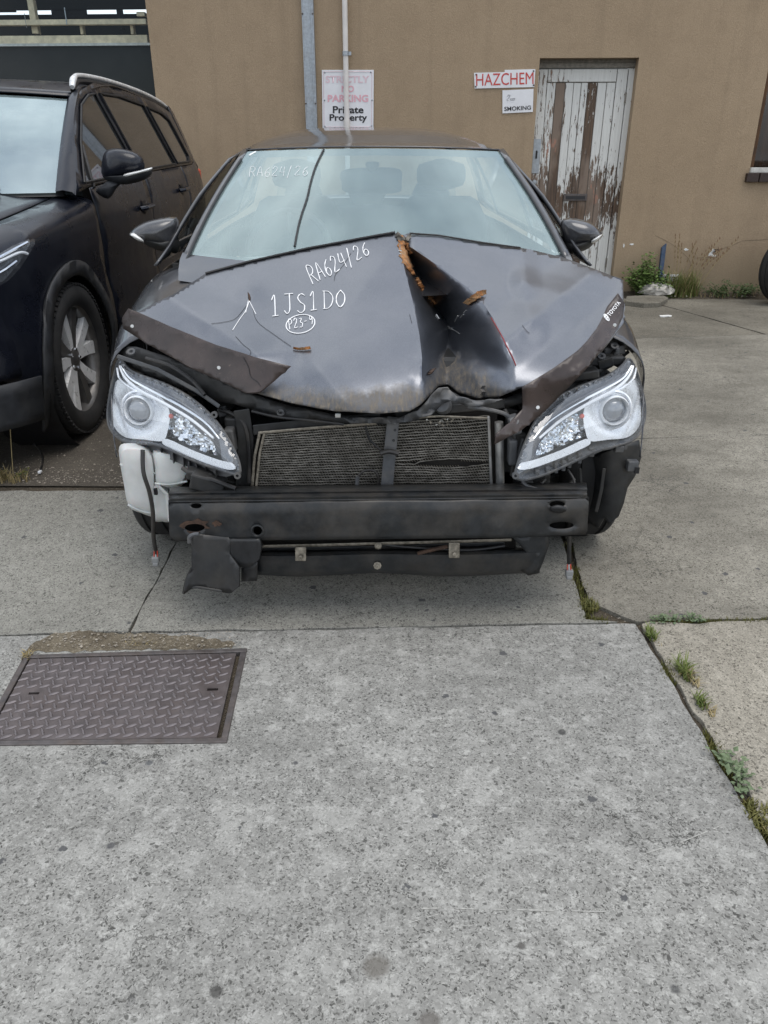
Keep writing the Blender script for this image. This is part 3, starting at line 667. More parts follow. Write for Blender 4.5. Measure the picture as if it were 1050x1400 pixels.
slots = [[(0.105, 0.52), (0.105 + 0.045, 0.52), (0.105 + 0.045, 0.545), (0.105, 0.545)], [(0.865, 0.52), (0.912, 0.52), (0.912, 0.545), (0.865, 0.545)]]
plate = panel('plate', [(g1, g3), (g2, g3), (g2, 1 - g3), (g1, 1 - g3)], lambda u, v: cq(u, v, 0.0), 'rusty_plate', cv, step=0.08, holes=slots, solid=0.008, smooth=False, offset=-1.0, flip=False)
lm = bpy.data.meshes.new('lug')
L_, B_, H_ = 0.0145, 0.0042, 0.0030
ring = [(L_*cos(a)*(1 if True else 1), B_*sin(a)) for a in [2*pi*k/10 for k in range(10)]]
lv = [(x, y, 0) for x, y in ring] + [(x*0.7, y*0.45, H_) for x, y in ring]
lm.from_pydata(lv, [], [(i, (i+1) % 10, (i+1) % 10 + 10, i+10) for i in range(10)] + [tuple(range(10, 20))]); lm.materials.append(MATS['plate_lug'])
cells = []
pu, pv = 0.0335, 0.0335
nu, nv_ = int(Wd / pu), int(Hd / pv)
for j in range(nv_ * 2):
    for i in range(nu * 2):
        if (i + j) % 2: continue
        u = (i + 0.9) / (nu * 2 + 0.8); v = (j + 0.9) / (nv_ * 2 + 0.8)
        if not (g1 + 0.012 < u < g2 - 0.012 and g3 + 0.012 < v < 1 - g3 - 0.012): continue
        if any(s[0][0] - 0.03 < u < s[1][0] + 0.03 and s[0][1] - 0.03 < v < s[2][1] + 0.03 for s in slots): continue
        cells.append((v, u, radians(28) if i % 2 else radians(122)))
cells.sort(key=lambda c: (c[1] < 0.06, c[0]))
extra = MB()
for k, (v, u, a) in enumerate(cells):
    p = cq(u, v, 0.0005); a += (coverQ[1] - coverQ[0]).to_2d().angle_signed(Vector((1, 0)))
    if k < 300:
        o = bpy.data.objects.new('tread_lug', lm); link(o, plate); o.location = p; o.rotation_euler = (0, 0, a)
    else:
        M = Matrix.Translation(p) @ Matrix.Rotation(a, 4, 'Z'); extra.add([M @ Vector(q) for q in lv], [tuple(f.vertices) for f in lm.polygons])
if extra.v: tag(extra.build('tread_lugs', 'plate_lug', plate), kind='stuff')
slabpoly('recess', [cq(0.01, 0.01, -0.022), cq(0.99, 0.01, -0.022), cq(0.99, 0.99, -0.022), cq(0.01, 0.99, -0.022)], (0, 0, -0.01), 'print_black', cv)
# ------------------------------------------------------------------ the wrecked car
t = NT('car_paint')
n1, n2 = t.noise(700, 1, 0.5), t.noise(4, 6, 0.65)
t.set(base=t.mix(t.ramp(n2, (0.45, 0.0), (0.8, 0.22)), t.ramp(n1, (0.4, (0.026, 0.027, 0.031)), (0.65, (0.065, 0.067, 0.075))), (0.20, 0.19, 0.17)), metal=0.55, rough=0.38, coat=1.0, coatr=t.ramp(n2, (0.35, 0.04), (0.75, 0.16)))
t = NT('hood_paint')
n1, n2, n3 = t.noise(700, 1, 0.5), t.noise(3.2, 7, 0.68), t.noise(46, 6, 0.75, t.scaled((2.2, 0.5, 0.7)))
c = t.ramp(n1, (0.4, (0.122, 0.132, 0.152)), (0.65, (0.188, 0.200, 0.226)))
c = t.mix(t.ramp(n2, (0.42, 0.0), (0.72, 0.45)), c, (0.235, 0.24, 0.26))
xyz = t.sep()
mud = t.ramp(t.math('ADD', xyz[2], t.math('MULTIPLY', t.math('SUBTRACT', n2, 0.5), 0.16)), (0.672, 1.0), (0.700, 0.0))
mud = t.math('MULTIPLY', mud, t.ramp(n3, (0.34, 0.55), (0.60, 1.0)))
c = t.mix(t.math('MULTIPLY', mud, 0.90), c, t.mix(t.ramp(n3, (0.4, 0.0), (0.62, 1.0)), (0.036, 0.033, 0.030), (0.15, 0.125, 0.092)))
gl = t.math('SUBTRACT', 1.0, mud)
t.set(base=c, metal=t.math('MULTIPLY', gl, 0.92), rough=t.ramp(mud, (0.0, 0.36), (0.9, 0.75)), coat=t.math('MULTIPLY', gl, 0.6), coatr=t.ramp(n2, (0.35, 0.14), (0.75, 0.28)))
t.bump(n2, 0.05, 0.01)
simple('black_plastic', (0.016, 0.017, 0.018), 0.48, var=0.35, scale=30, dust=0.35, dustc=(0.085, 0.075, 0.062))
simple('grey_plastic', (0.070, 0.074, 0.080), 0.5, var=0.25, scale=40, dust=0.35)
simple('beam_steel', (0.020, 0.022, 0.024), 0.40, 0.2, var=0.35, scale=26, dust=0.50, dustc=(0.105, 0.090, 0.073))
simple('rust', (0.060, 0.034, 0.022), 0.85, var=0.55, scale=60, bump=0.5, dust=0.5, dustc=(0.07, 0.04, 0.025))
simple('rust_orange', (0.27, 0.105, 0.028), 0.85, var=0.65, scale=80, bump=0.6, dust=0.85, dustc=(0.36, 0.26, 0.15))
simple('bare_metal', (0.62, 0.62, 0.60), 0.35, 0.8, var=0.2, scale=50)
simple('alloy_dirty', (0.30, 0.27, 0.22), 0.55, 0.45, var=0.5, scale=70, dust=0.5, dustc=(0.10, 0.082, 0.060))
simple('fin_alloy', (0.245, 0.232, 0.205), 0.5, 0.35, var=0.55, scale=45, dust=0.6, dustc=(0.045, 0.038, 0.030))
simple('alloy', (0.50, 0.50, 0.49), 0.38, 0.8, var=0.2, scale=30, dust=0.2)
t = NT('core'); w = t.n.new('ShaderNodeTexWave'); w.inputs['Scale'].default_value = 95; w.inputs['Distortion'].default_value = 0.6; t.lk(t.tc, w.inputs['Vector'])
t.set(base=t.ramp(w.outputs['Fac'], (0.3, (0.006, 0.006, 0.006)), (0.8, (0.045, 0.038, 0.03))), rough=0.8)
simple('tyre', (0.014, 0.014, 0.0145), 0.78, var=0.3, scale=25, dust=0.4, dustc=(0.05, 0.046, 0.04), bump=0.1)
simple('chrome', (0.86, 0.88, 0.90), 0.10, 1.0, var=0.04, scale=30)
simple('silver_lamp', (0.86, 0.88, 0.91), 0.26, 0.45, var=0.06, scale=30)
simple('lamp_white', (0.82, 0.84, 0.86), 0.25, 0.0, var=0.04, scale=30, spec=0.8)
simple('lamp_dark', (0.15, 0.16, 0.175), 0.25, 0.4, var=0.2, scale=20)
glassy('lamp_lens', (0.97, 0.985, 1.0), 0.06, 1.5, 0.035, (0.80, 0.84, 0.88), 0.02)
simple('projector_glass', (0.16, 0.18, 0.21), 0.06, 0.0, 1.0, var=0.2, scale=20, spec=1.0)
simple('indicator_red', (0.62, 0.07, 0.04), 0.3)
simple('streak_red', (0.20, 0.022, 0.024), 0.4)
simple('lens_clear', (0.72, 0.72, 0.70), 0.15, 0.0, 1.0, var=0.1)
t = NT('bottle_white'); n = t.noise(14, 5, 0.6)
t.set(base=t.ramp(n, (0.3, (0.56, 0.57, 0.55)), (0.7, (0.70, 0.705, 0.69))), rough=0.42, trans=0.0, sss=0.15)
t = NT('smoke_acrylic')
n1, n2, n3 = t.noise(5, 6, 0.65), t.noise(90, 4, 0.7), t.noise(24, 6, 0.7)
c = t.mix(t.ramp(n1, (0.35, 0.0), (0.7, 1.0)), (0.022, 0.016, 0.015), (0.060, 0.042, 0.037))
c = t.mix(t.ramp(n2, (0.66, 0.0), (0.72, 0.6)), c, (0.17, 0.13, 0.11))
t.set(base=c, rough=t.ramp(n3, (0.35, 0.24), (0.7, 0.45)), spec=0.5)
glassy('screen_glass', (0.80, 0.90, 0.90), 0.10, 1.52, 0.20, (0.66, 0.86, 0.86), 0.015, 1.5, (0.84, 0.97, 1.0))
glassy('side_glass', (0.72, 0.78, 0.78), 0.05, 1.5, 0.03)
simple('cabin_dark', (0.030, 0.032, 0.034), 0.8, var=0.25, scale=20)
simple('seat_cloth', (0.040, 0.042, 0.044), 0.9, var=0.25, scale=40)
simple('dash_grey', (0.20, 0.21, 0.21), 0.8)
simple('chalk', (0.86, 0.86, 0.86), 0.7, var=0.05)
simple('chalk_faint', (0.60, 0.66, 0.68), 0.6, var=0.05)
simple('seal_black', (0.008, 0.008, 0.009), 0.5, var=0.2)
simple('cable_black', (0.012, 0.012, 0.013), 0.5, var=0.2, dust=0.25)
simple('connector', (0.24, 0.245, 0.245), 0.45, var=0.1)

def xc(d): return -0.022 - 0.03 * (d - 2.43)
def C(x, d, z): return Vector((xc(d) + x, d, z))
car = thing('wrecked_car', tuple(C(0, 4.2, 0)), 'dark grey sedan with crumpled hood, missing bumper and chalk writing', 'car')

# crumpled hood ------------------------------------------------------
def adj(d): return d - 0.10 * min(1, max(0, (2.62 - d) / 0.40))
HB = [(182,430,2.52),(212,414,2.62),(238,402,2.68),(281,374,2.78),(340,358,2.85),(420,340,2.90),(500,325,2.90),(540,318,2.88),(549,322,2.93),(558,319,2.90),(600,322,2.95),(660,332,2.97),(712,339,3.00),(725,341,2.98),
      (770,352,2.95),(806,365,2.88),(852,383,2.74),(853,440,2.42),(824,477,2.30),(782,515,2.22),(740,532,2.20),(713,530,2.22),(683,542,2.20),(652,544,2.24),(626,536,2.30),(612,525,2.38),(599,528,2.32),(590,538,2.25),
      (576,552,2.19),(560,562,2.16),(519,565,2.14),(458,562,2.15),(396,550,2.18),(335,532,2.24),(265,497,2.34),(212,465,2.43),(180,440,2.50)]
HI = [(340,405,2.640),(300,425,2.555),(345,482,2.345),(300,400,2.66),(415,479,2.350),(395,440,2.475),(450,400,2.585),(500,370,2.70),(500,440,2.455),(450,500,2.275),(520,500,2.265),(540,410,2.545),(555,520,2.215),
      (350,380,2.73),(430,365,2.745),(505,545,2.155),(400,520,2.235),(470,350,2.82),
      (622,500,2.50),(642,520,2.36),
      (700,400,2.620),(712,375,2.735),(718,455,2.405),(760,420,2.560),(806,376,2.83),(800,430,2.495),(770,470,2.375),(740,500,2.285),(640,350,2.86),(680,365,2.80),(735,390,2.665),(830,410,2.585)]
RIDGE_L = [(546,330,2.860),(549,350,2.785),(556,380,2.650),(566,420,2.510),(573,455,2.405),(577,490,2.310),(578,525,2.235)]
VALLEY = [(549,326,2.905),(560,350,2.910),(575,380,2.890),(592,412,2.845),(613,447,2.765),(612,480,2.640),(610,512,2.470)]
RIDGE_R = [(562,338,2.850),(600,364,2.740),(640,394,2.595),(660,411,2.520),(676,438,2.430),(691,468,2.345),(702,498,2.275)]
FOLD = [(613,447,2.720),(640,425,2.600),(660,411,2.520)]
FOLD2 = [(720,455,0),(760,420,0),(806,376,0)]
import numpy as np
def cubic(pts):                         # smooth sheet through a panel's points
    q = np.array(pts, float); X_, Y_ = (q[:, 0]-500)/200, (q[:, 1]-430)/100
    co = np.linalg.lstsq(np.stack([np.ones_like(X_), X_, Y_, X_*X_, X_*Y_, Y_*Y_, X_**3, X_*X_*Y_, X_*Y_*Y_, Y_**3], 1), q[:, 2], rcond=None)[0]
    def f(x, y):
        X, Y = (x-500)/200, (y-430)/100
        return float(co[0] + co[1]*X + co[2]*Y + co[3]*X*X + co[4]*X*Y + co[5]*Y*Y + co[6]*X**3 + co[7]*X*X*Y + co[8]*X*Y*Y + co[9]*Y**3)
    return f
AD = lambda lst: [(p[0], p[1], adj(p[2])) for p in lst]
sheetL = cubic(AD([p for p in HB if p[0] <= 545 or (p[0] < 580 and p[1] > 540)] + [p for p in HI if p[0] < 560] + RIDGE_L))
sheetR = cubic(AD([p for p in HB if p[0] >= 600 and p[1] < 545 and not (p[0] < 640 and p[1] > 500)] + [p for p in HI if p[0] > 660 or p[1] < 360] + RIDGE_R))
VA = AD(VALLEY) + [(611, 548, adj(2.36))]
def atY(line, y, k): return lin(y, [(p[1], p[k]) for p in line])
XL = RIDGE_L + [(579, 560, 0)]; XR = RIDGE_R[:-1] + [(701, 500, 0), (700, 560, 0)]
def seg2(x, y, ax_, ay_, bx_, by_):
    A2, B2 = Vector((ax_, ay_)), Vector((bx_, by_)); p = Vector((x, y)); tt = max(0, min(1, (p - A2).dot(B2 - A2)/(B2 - A2).length_squared)); return (A2 + (B2 - A2)*tt - p).length
def hood_d(x, y):
    xl, xv, xr_ = atY(XL, y, 0), atY(VA, y, 0), atY(XR, y, 0)
    xr_ = max(xr_, xv + 2); xl = min(xl, xv - 2)
    if x <= xl: d = sheetL(x, y)
    elif x >= xr_: d = sheetR(x, y)
    else:
        dv = atY(VA, y, 2); k0, k1 = (sheetL(xl, y), (x - xl)/(xv - xl)) if x < xv else (sheetR(xr_, y), (xr_ - x)/(xr_ - xv))
        k1 = k1**1.25; d = k0 + (dv - k0)*k1
        d += -0.022*max(0, 1 - seg2(x, y, 613, 447, 658, 412)/12) + 0.012*max(0, 1 - seg2(x, y, 630, 470, 690, 510)/22) - 0.014*max(0, 1 - seg2(x, y, 613, 450, 655, 525)/14)
    d += 0.0035*noise.noise(Vector((x/90, y/60, 1.5))) + 0.0008*noise.noise(Vector((x/26, y/20, 4.5)))
    if x > 660 and y > 490: d += 0.022*((y - 490)/50)**2
    if 560 < x < 700 and y > 480: d += 0.006*noise.noise(Vector((x/13, y/13, 9.5)))*min(1, (y-480)/40)
    def soft(k): return (math.sqrt(k*k + 0.02) - 0.14) if k > 0 else 0
    for sx0, sy0, sx1, sy1, amp, wd in ((228,404,350,486,-0.050,46), (350,486,415,480,-0.016,30), (690,468,806,376,-0.060,44), (712,336,717,388,-0.034,26), (717,388,726,455,-0.022,28), (806,376,802,450,-0.014,28), (717,388,770,402,-0.016,26), (415,479,470,548,-0.014,26), (545,330,470,430,-0.010,40)):
        d += amp*soft(max(0, 1 - seg2(x, y, sx0, sy0, sx1, sy1)/wd))
    for sx0, sy0, amp, wd in ((415,479,0.030,30), (341,408,0.022,26), (765,388,0.007,56), (724,456,0.016,18), (285,460,0.020,36), (690,372,0.010,40)):
        k_ = (Vector((x, y)) - Vector((sx0, sy0))).length/wd; d += amp*math.exp(-k_*k_*2)
    return d
vs_, fs_ = tri2d([(p[0], p[1]) for p in HB], 4.6, segs=[[p[:2] for p in RIDGE_L], [p[:2] for p in VALLEY[1:]], [p[:2] for p in RIDGE_R]])
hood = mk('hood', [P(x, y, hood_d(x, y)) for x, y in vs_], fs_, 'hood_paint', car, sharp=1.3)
hb = bmesh.new(); hb.from_mesh(hood.data); bmesh.ops.recalc_face_normals(hb, faces=hb.faces)
if sum(f.normal.z for f in hb.faces) < 0: bmesh.ops.reverse_faces(hb, faces=hb.faces)
hb.to_mesh(hood.data); hb.free()
m = hood.modifiers.new('thickness', 'SOLIDIFY'); m.thickness = 0.006; m.offset = -1
HBVH = bvh_of(hood)
def hoodpt(x, y, off=0.003): return onto(HBVH, x, y, off)
# torn, rusty filler along the fold
def tear(nm, line, wid, mat, seed, off=0.006):
    vs, fs = [], []
    pts = smoothline([Vector((x, y, w)) for (x, y), w in zip(line, wid)], 14)
    for i, p in enumerate(pts):
        a = p.z * (0.75 + 0.55 * noise.noise(Vector((i*0.31, seed, 1))) + 0.35 * noise.noise(Vector((i*1.3, seed, 3)))); b = p.z * (0.75 + 0.6 * noise.noise(Vector((i*0.31, seed, 7))) + 0.35 * noise.noise(Vector((i*1.3, seed, 9))))
        q = [hoodpt(p.x - a, p.y, off*0.4), hoodpt(p.x - a*0.4, p.y, off*1.6), hoodpt(p.x + b*0.3, p.y, off*0.6), hoodpt(p.x + b, p.y, off*0.4)]
        if any(k is None for k in q): continue
        vs += q
    n = len(vs) // 4
    fs = [(i*4+j, i*4+j+1, i*4+j+5, i*4+j+4) for i in range(n-1) for j in range(3)]
    mk(nm, vs, fs, mat, hood, solid=0.002)
tear('torn_filler', [(549, 323), (553, 340), (557, 360), (566, 377)], [6, 10, 8, 2], 'rust_orange', 1)
tear('torn_filler', [(570, 381), (577, 392), (586, 403), (595, 417)], [3, 6, 6, 1.5], 'rust_orange', 4)
tear('torn_filler', [(545, 321), (549, 327), (554, 331), (560, 324)], [6, 8, 5, 3], 'grey_timber', 6, 0.009)
tear('torn_filler', [(641, 417), (648, 412), (655, 406), (663, 404)], [2, 5, 6, 2], 'rust_orange', 8, 0.012)
tear('torn_filler', [(402, 478), (409, 479), (417, 479), (425, 478)], [2, 3, 3, 1], 'rust_orange', 11)
tear('torn_filler', [(340, 402), (341, 407), (341, 412)], [1.5, 2.2, 1.2], 'rust', 13)
tear('torn_filler', [(586, 512), (589, 508), (592, 505)], [2.5, 2.5, 1], 'rust', 15)
def hline(nm, pts, rpx, mat, k=5, parent=None, off=0.0015, n=5, bv=None):
    q = [onto(bv or HBVH, p.x, p.y, off) for p in smoothline([Vector((x, y, 0)) for x, y in pts], k)]
    q = [p for p in q if p is not None]
    if len(q) > 1: return MB().tube(q, rpx, n).build(nm, mat, parent or hood)
for ln in ([(341,412),(336,425),(327,438),(318,452)], [(341,412),(345,420),(350,430)], [(340,410),(338,418),(336,428)]): hline('bare_scratch', ln, 0.0011, 'chalk')
for ln in ([(337,418),(322,436),(305,441),(289,443)], [(345,420),(352,440),(375,458),(398,474)], [(322,460),(333,472),(343,481),(338,492)], [(480,346),(470,362),(459,375),(457,384)], [(563,442),(560,430)], [(714,445),(720,453),(724,456)]): hline('paint_crack', ln, 0.0006, 'seal_black')
hline('red_streak', [(672,435),(682,452),(690,467),(700,488),(705,500)], 0.0020, 'streak_red')
for ln in ([(546,347),(552,349)], [(545,343),(551,344)], [(622,440),(626,432)], [(612,446),(618,449)], [(634,428),(638,424)], [(614,449),(622,452),(628,456)], [(630,434),(634,430)], [(596,430),(600,436)]): hline('bare_scratch', ln, 0.0016, 'bare_metal')
for ln, rr in (([(281,374),(340,358),(420,340),(500,325),(540,318)], 0.0042), ([(560,319.2),(600,322),(660,332),(712,339)], 0.003)):
    MB().tube([P(x_, y_ - 0.4, hood_d(x_, y_) - 0.006) for x_, y_ in dense(ln, 10)[:-int(math.hypot(ln[0][0]-ln[-1][0], ln[0][1]-ln[-1][1])/10)]], rr, 6).build('hood_edge_seal', 'seal_black', hood)

# chalk writing -----------------------------------------------------
GL = {'R': [[(0,0),(.05,1),(.40,1.0),(.52,.78),(.36,.55),(.06,.5)],[(.2,.5),(.58,0)]], 'A': [[(0,0),(.26,1),(.56,0)],[(.1,.38),(.46,.38)]],
      '6': [[(.45,.98),(.15,.7),(.03,.3),(.2,0),(.45,.12),(.45,.38),(.25,.5),(.05,.32)]], '2': [[(.02,.75),(.2,1),(.45,.85),(.38,.55),(0,0),(.5,.02)]], '4': [[(.12,1),(.0,.42),(.5,.42)],[(.4,.95),(.38,-.05)]],
      '/': [[(0,-.2),(.3,1.15)]], '1': [[(.02,.78),(.2,1),(.2,0)],[(.02,0),(.4,0)]], 'J': [[(.02,1),(.55,1)],[(.32,1),(.32,.2),(.15,0),(0,.15)]], 'S': [[(.45,.9),(.22,1),(.04,.8),(.2,.55),(.42,.38),(.4,.1),(.18,0),(0,.12)]],
      'D': [[(.08,0),(.08,1)],[(0,1),(.35,.95),(.6,.6),(.52,.2),(.3,0),(0,0)]], '0': [[(.3,1),(.06,.72),(.04,.3),(.25,0),(.5,.25),(.52,.7),(.3,1)]], 'P': [[(.05,0),(.05,1),(.35,1),(.48,.78),(.35,.55),(.08,.5)]],
      '3': [[(.05,.95),(.4,.95),(.2,.58),(.45,.4),(.35,.05),(0,.05)]], '-': [[(0,.45),(.35,.48)]], '9': [[(.42,.75),(.2,.95),(.05,.7),(.2,.5),(.42,.75),(.4,.3),(.3,0)]]}
def scrawl(text, p0, p1, h0, h1, rad, mat, bv, parent, adv=0.78, slant=0.12):
    tot = len(text) * adv; a, b = Vector((*p0, 0)), Vector((*p1, 0)); u = (b - a) / tot; ln = u.length
    vv = Vector((u.y, -u.x, 0)).normalized()
    for i, chh in enumerate(text):
        for st in GL[chh]:
            pts = []
            for p in smoothline([Vector((x, y, 0)) for x, y in st], 5):
                s = i * adv + p.x + p.y * slant; h = h0 + (h1 - h0) * s / tot
                pp_ = a + u * s + vv * (p.y * h + 0.8*sin(i*2.3)); hpnt = onto(bv, pp_.x, pp_.y, 0.0018)
                if hpnt: pts.append(hpnt)
            if len(pts) > 1: MB().tube(pts, [rad*(0.72 + 0.5*noise.noise(Vector((i*3.1, q_*0.5, 4)))) for q_ in range(len(pts))], 5).build('chalk_stroke', mat, parent)
scrawl('RA624/26', (428, 389), (509, 346), 25, 17, 0.0021, 'chalk', HBVH, hood)
scrawl('1JS1D0', (372, 433), (477, 418), 28, 22, 0.0022, 'chalk', HBVH, hood)
scrawl('P23-9', (396, 451), (431, 443), 13, 12, 0.0017, 'chalk', HBVH, hood)
hline('chalk_ring', [(411 + 20*cos(a)*cos(-.2) - 12.5*sin(a)*sin(-.2), 443.5 + 20*cos(a)*sin(-.2) + 12.5*sin(a)*cos(-.2)) for a in [2*pi*k/14 + 0.3 for k in range(15)]], 0.0017, 'chalk')

# smoked bonnet protector, snapped in two ------------------------------
def plane3(a, b, c):
    A = Vector((b[0]-a[0], b[1]-a[1], b[2]-a[2])); B = Vector((c[0]-a[0], c[1]-a[1], c[2]-a[2])); n = A.cross(B)
    return lambda x, y: a[2] - (n.x*(x-a[0]) + n.y*(y-a[1])) / n.z
def snug(f, x, y, gap=0.012):
    r_ = ray(x, y).normalized(); h = HBVH.ray_cast(CAMP, r_)
    return f if h[0] is None else min(f, h[0].y - gap)
fl = plane3((170, 435, 2.40), (398, 501, 2.135), (345, 537, 2.105))
lp = [(175,422),(167,434),(168,449),(185,460),(212,476),(265,505),(306,523),(335,537),(355,536),(376,520),(398,501),(351,489),(294,471),(232,446),(191,428)]
def guard(outl_, df):
    vs, fs = tri2d(outl_, 7); dz = [snug(df(*v), *v) for v in vs]; nb = [set() for _ in vs]
    for f in fs:
        for i in range(3): nb[f[i]] |= {f[i-1], f[(i+1) % 3]}
    for _ in range(40): dz = [min(z_, sum(dz[j] for j in nb[i])/max(1, len(nb[i]))) if nb[i] else z_ for i, z_ in enumerate(dz)]
    return mk('bonnet_protector', [P(v[0], v[1], z_) for v, z_ in zip(vs, dz)], fs, 'smoke_acrylic', car, solid=0.004)
left_guard = guard(lp, lambda x, y: fl(x, y) - 0.012*sin(max(0, min(1, (x-167)/230))*pi))
fr_ = plane3((848, 405, 2.50), (676, 606, 1.99), (715, 529, 2.09))
rp = [(845,401),(854,414),(852,433),(841,455),(824,477),(804,502),(782,525),(744,563),(713,588),(676,608),(679,593),(698,577),(715,559),(715,529),(737,516),(759,502),(790,479),(804,465),(816,449),(824,433),(831,418)]
right_guard = guard(rp, lambda x, y: fr_(x, y) - 0.015*sin(max(0, min(1, (854-x)/178))*pi))
LG, RG = bvh_of(left_guard), bvh_of(right_guard)
def screw(bv, x, y, par, r=0.006, mat='bare_metal'):
    p = onto(bv, x, y, 0.001)
    if p: MB().lathe([(0.0005, 0.003), (r*0.8, 0.0028), (r, 0)], p, (CAMP - p).normalized(), 10).build('screw', mat, par)
for x, y in ((181, 446), (299.5, 503)): screw(LG, x, y, left_guard)
for x, y in ((840, 445), (735, 557), (779, 461)): screw(RG, x, y, right_guard)
hline('guard_crack', [(333,489),(340,502),(343,515),(352,522),(356,528)], 0.0009, 'seal_black', bv=LG, parent=left_guard)
text_flat('lettering', 'TOYOTA', quadmap([(833.5,433.5),(848.5,414.5),(844,411.5),(829,430)], lambda x, y: onto(RG, x, y, 0.0025) or P(x, y, fr_(x, y) - 0.03)), 'chalk', right_guard, 0.02)
ex, ey = 829.0, 434.5
for (rx, ry, ox, oy) in ((3.7, 5.0, 0, 0), (1.4, 4.7, 0, 0), (3.0, 1.6, -0.9, -1.2)):
    hline('emblem_ring', [(ex + ox + rx*cos(a)*0.85 - ry*sin(a)*-0.35, ey + oy + rx*cos(a)*0.35 + ry*sin(a)*0.9) for a in [2*pi*k/10 for k in range(11)]], 0.0011, 'chalk', bv=RG, parent=right_guard)

# windscreen, roof, pillars --------------------------------------------
def ws(u, v, off=0.0):
    xb, xt = 514 + 257*u, 510 + 173*u; yb, yt = 350 + 18*(1-u*u), 207 - 4*(1-u*u)
    x = xb + (xt - xb)*v + 5*u*sin(v*pi); y = yb + (yt - yb)*v
    d = (2.97 + 0.17*u*u) + ((3.74 + 0.16*u*u) - (2.97 + 0.17*u*u))*v - 0.03*sin(v*pi)
    return P(x, y, d + off)
screen = MB().grid([[ws(-1 + 2*i/24, j/14) for i in range(25)] for j in range(15)]).build('windscreen', 'screen_glass', car)
WS = bvh_of(screen)
bw = 0.052
frit = panel('windscreen_border', [(-1.0, 0), (1.0, 0), (1.0, 1), (-1.0, 1)], lambda u, v: ws(u, v, 0.006), 'seal_black', car, step=0.06, holes=[closedsmooth([(-1+bw, 0.10), (-0.85, 0.045), (0.85, 0.045), (1-bw, 0.10), (1-bw*1.35, 0.88), (0.80, 0.935), (-0.80, 0.935), (-1+bw*1.35, 0.88)], 4)])
scrawl('RA624/26', (341, 242), (424, 240), 13, 12, 0.0011, 'chalk', WS, screen)
hline('dark_line', [(443,205),(432,228),(425,250),(420,272),(412,296),(407,316),(403,338)], 0.0042, 'seal_black', bv=WS, parent=screen, off=0.004, n=8)  # thin dark line over the glass, drawn as a slim tube
hline('sticker', [(341,213),(346,210),(350,208)], 0.0048, 'chalk', bv=WS, parent=screen)
def roofz(d): 
    pts = [(3.70,1.300),(3.9,1.340),(4.3,1.398),(4.75,1.425),(5.2,1.400),(5.5,1.350)]
    for (a, za), (b, zb_) in zip(pts, pts[1:]):
        if d <= b: return za + (zb_-za)*(d-a)/(b-a)
    return pts[-1][1]
rows = []
for j in range(21):
    d = j/20; row = []
    for i in range(25):
        u = -1 + 2*i/24; top = ws(u, 1.0) + Vector((0, 0.006, 0.004))
        dd = top.y + (5.45 - top.y)*d; hw_ = 0.575 + 0.02*sin(d*pi) - 0.03*d
        zc_ = roofz(min(5.5, dd)); z = zc_ - 0.065*abs(u)**3.5
        x0 = top.x; xx = x0 + (xc(dd) + hw_*u*1.0 - x0)*min(1, d*6); b = max(0, 1-d*5)
        row.append(Vector((xx, dd, z*(1-b) + top.z*b)))
    rows.append(row)
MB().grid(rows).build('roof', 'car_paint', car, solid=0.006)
for s in (-1, 1):
    pil = []
    for j in range(13):
        v = -0.06 + j/12*1.06; a = ws(s*1.0, min(max(v, -0.06), 1.0)); e = max(0, v - 1.0)
        a = a + Vector((0, e*1.5, e*0.18)); b = a + Vector((s*0.020, 0.03, 0.004)); c_ = a + Vector((s*0.052, 0.10, -0.016)); d_ = a + Vector((s*0.055, 0.16, -0.03)); pil.append([a + Vector((-s*0.006, 0, 0.004)), b + Vector((0, 0, 0.006)), c_, d_])
    MB().grid(pil).build('pillar', 'car_paint', car, solid=0.004)
    MB().tube([r_[0] + Vector((s*0.001, -0.004, 0.001)) for r_ in pil[:12]], 0.006, 6).build('windscreen_seal', 'seal_black', car)
# cowl between glass and hood
rows = [[ws(u, v, off) + Vector((0, 0, dz)) for u in [-1.04 + 2.08*i/20 for i in range(21)]] for v, off, dz in ((0.04, -0.006, -0.006), (-0.02, -0.05, -0.01), (-0.06, -0.12, -0.03), (-0.08, -0.22, -0.06))]
MB().grid(rows).build('cowl', 'car_paint', car)

# fenders, doors, tail -------------------------------------------------
AX, R_T = 2.66, 0.305
def hw(d): return lin(d, [(2.30, 0.842), (2.45, 0.872), (2.64, 0.895), (3.0, 0.905), (5.0, 0.905), (5.8, 0.87), (6.4, 0.80), (6.6, 0.72)])
def zsh(d): return lin(d, [(2.30, 0.635), (2.45, 0.675), (2.64, 0.73), (3.05, 0.80), (3.3, 0.815), (6.0, 0.86), (6.6, 0.85)])
def sidept(s, d, zt):
    zs = zsh(d)
    if zt <= zs:
        ins = 0.06 * max(0, (0.5 - zt)/0.3)**2 + 0.012*max(0, (zt-0.55)/0.3)
        return C(s*(hw(d) - ins), d, zt)
    tt = min(1.0, (zt - zs)/0.30); a = tt*pi/2
    return C(s*(hw(d) - 0.012 - 0.27*(1-cos(a))), d, zs + 0.110*sin(a))
def arch(c, r, z0, a0, a1, n=14): return [(c + r*cos(a0 + (a1-a0)*k/n), z0 + r*sin(a0 + (a1-a0)*k/n)) for k in range(n+1)]
AR = arch(AX, 0.365, 0.31, radians(193), radians(-18))
AR2 = arch(AX + 2.76, 0.365, 0.31, radians(198), radians(-18))
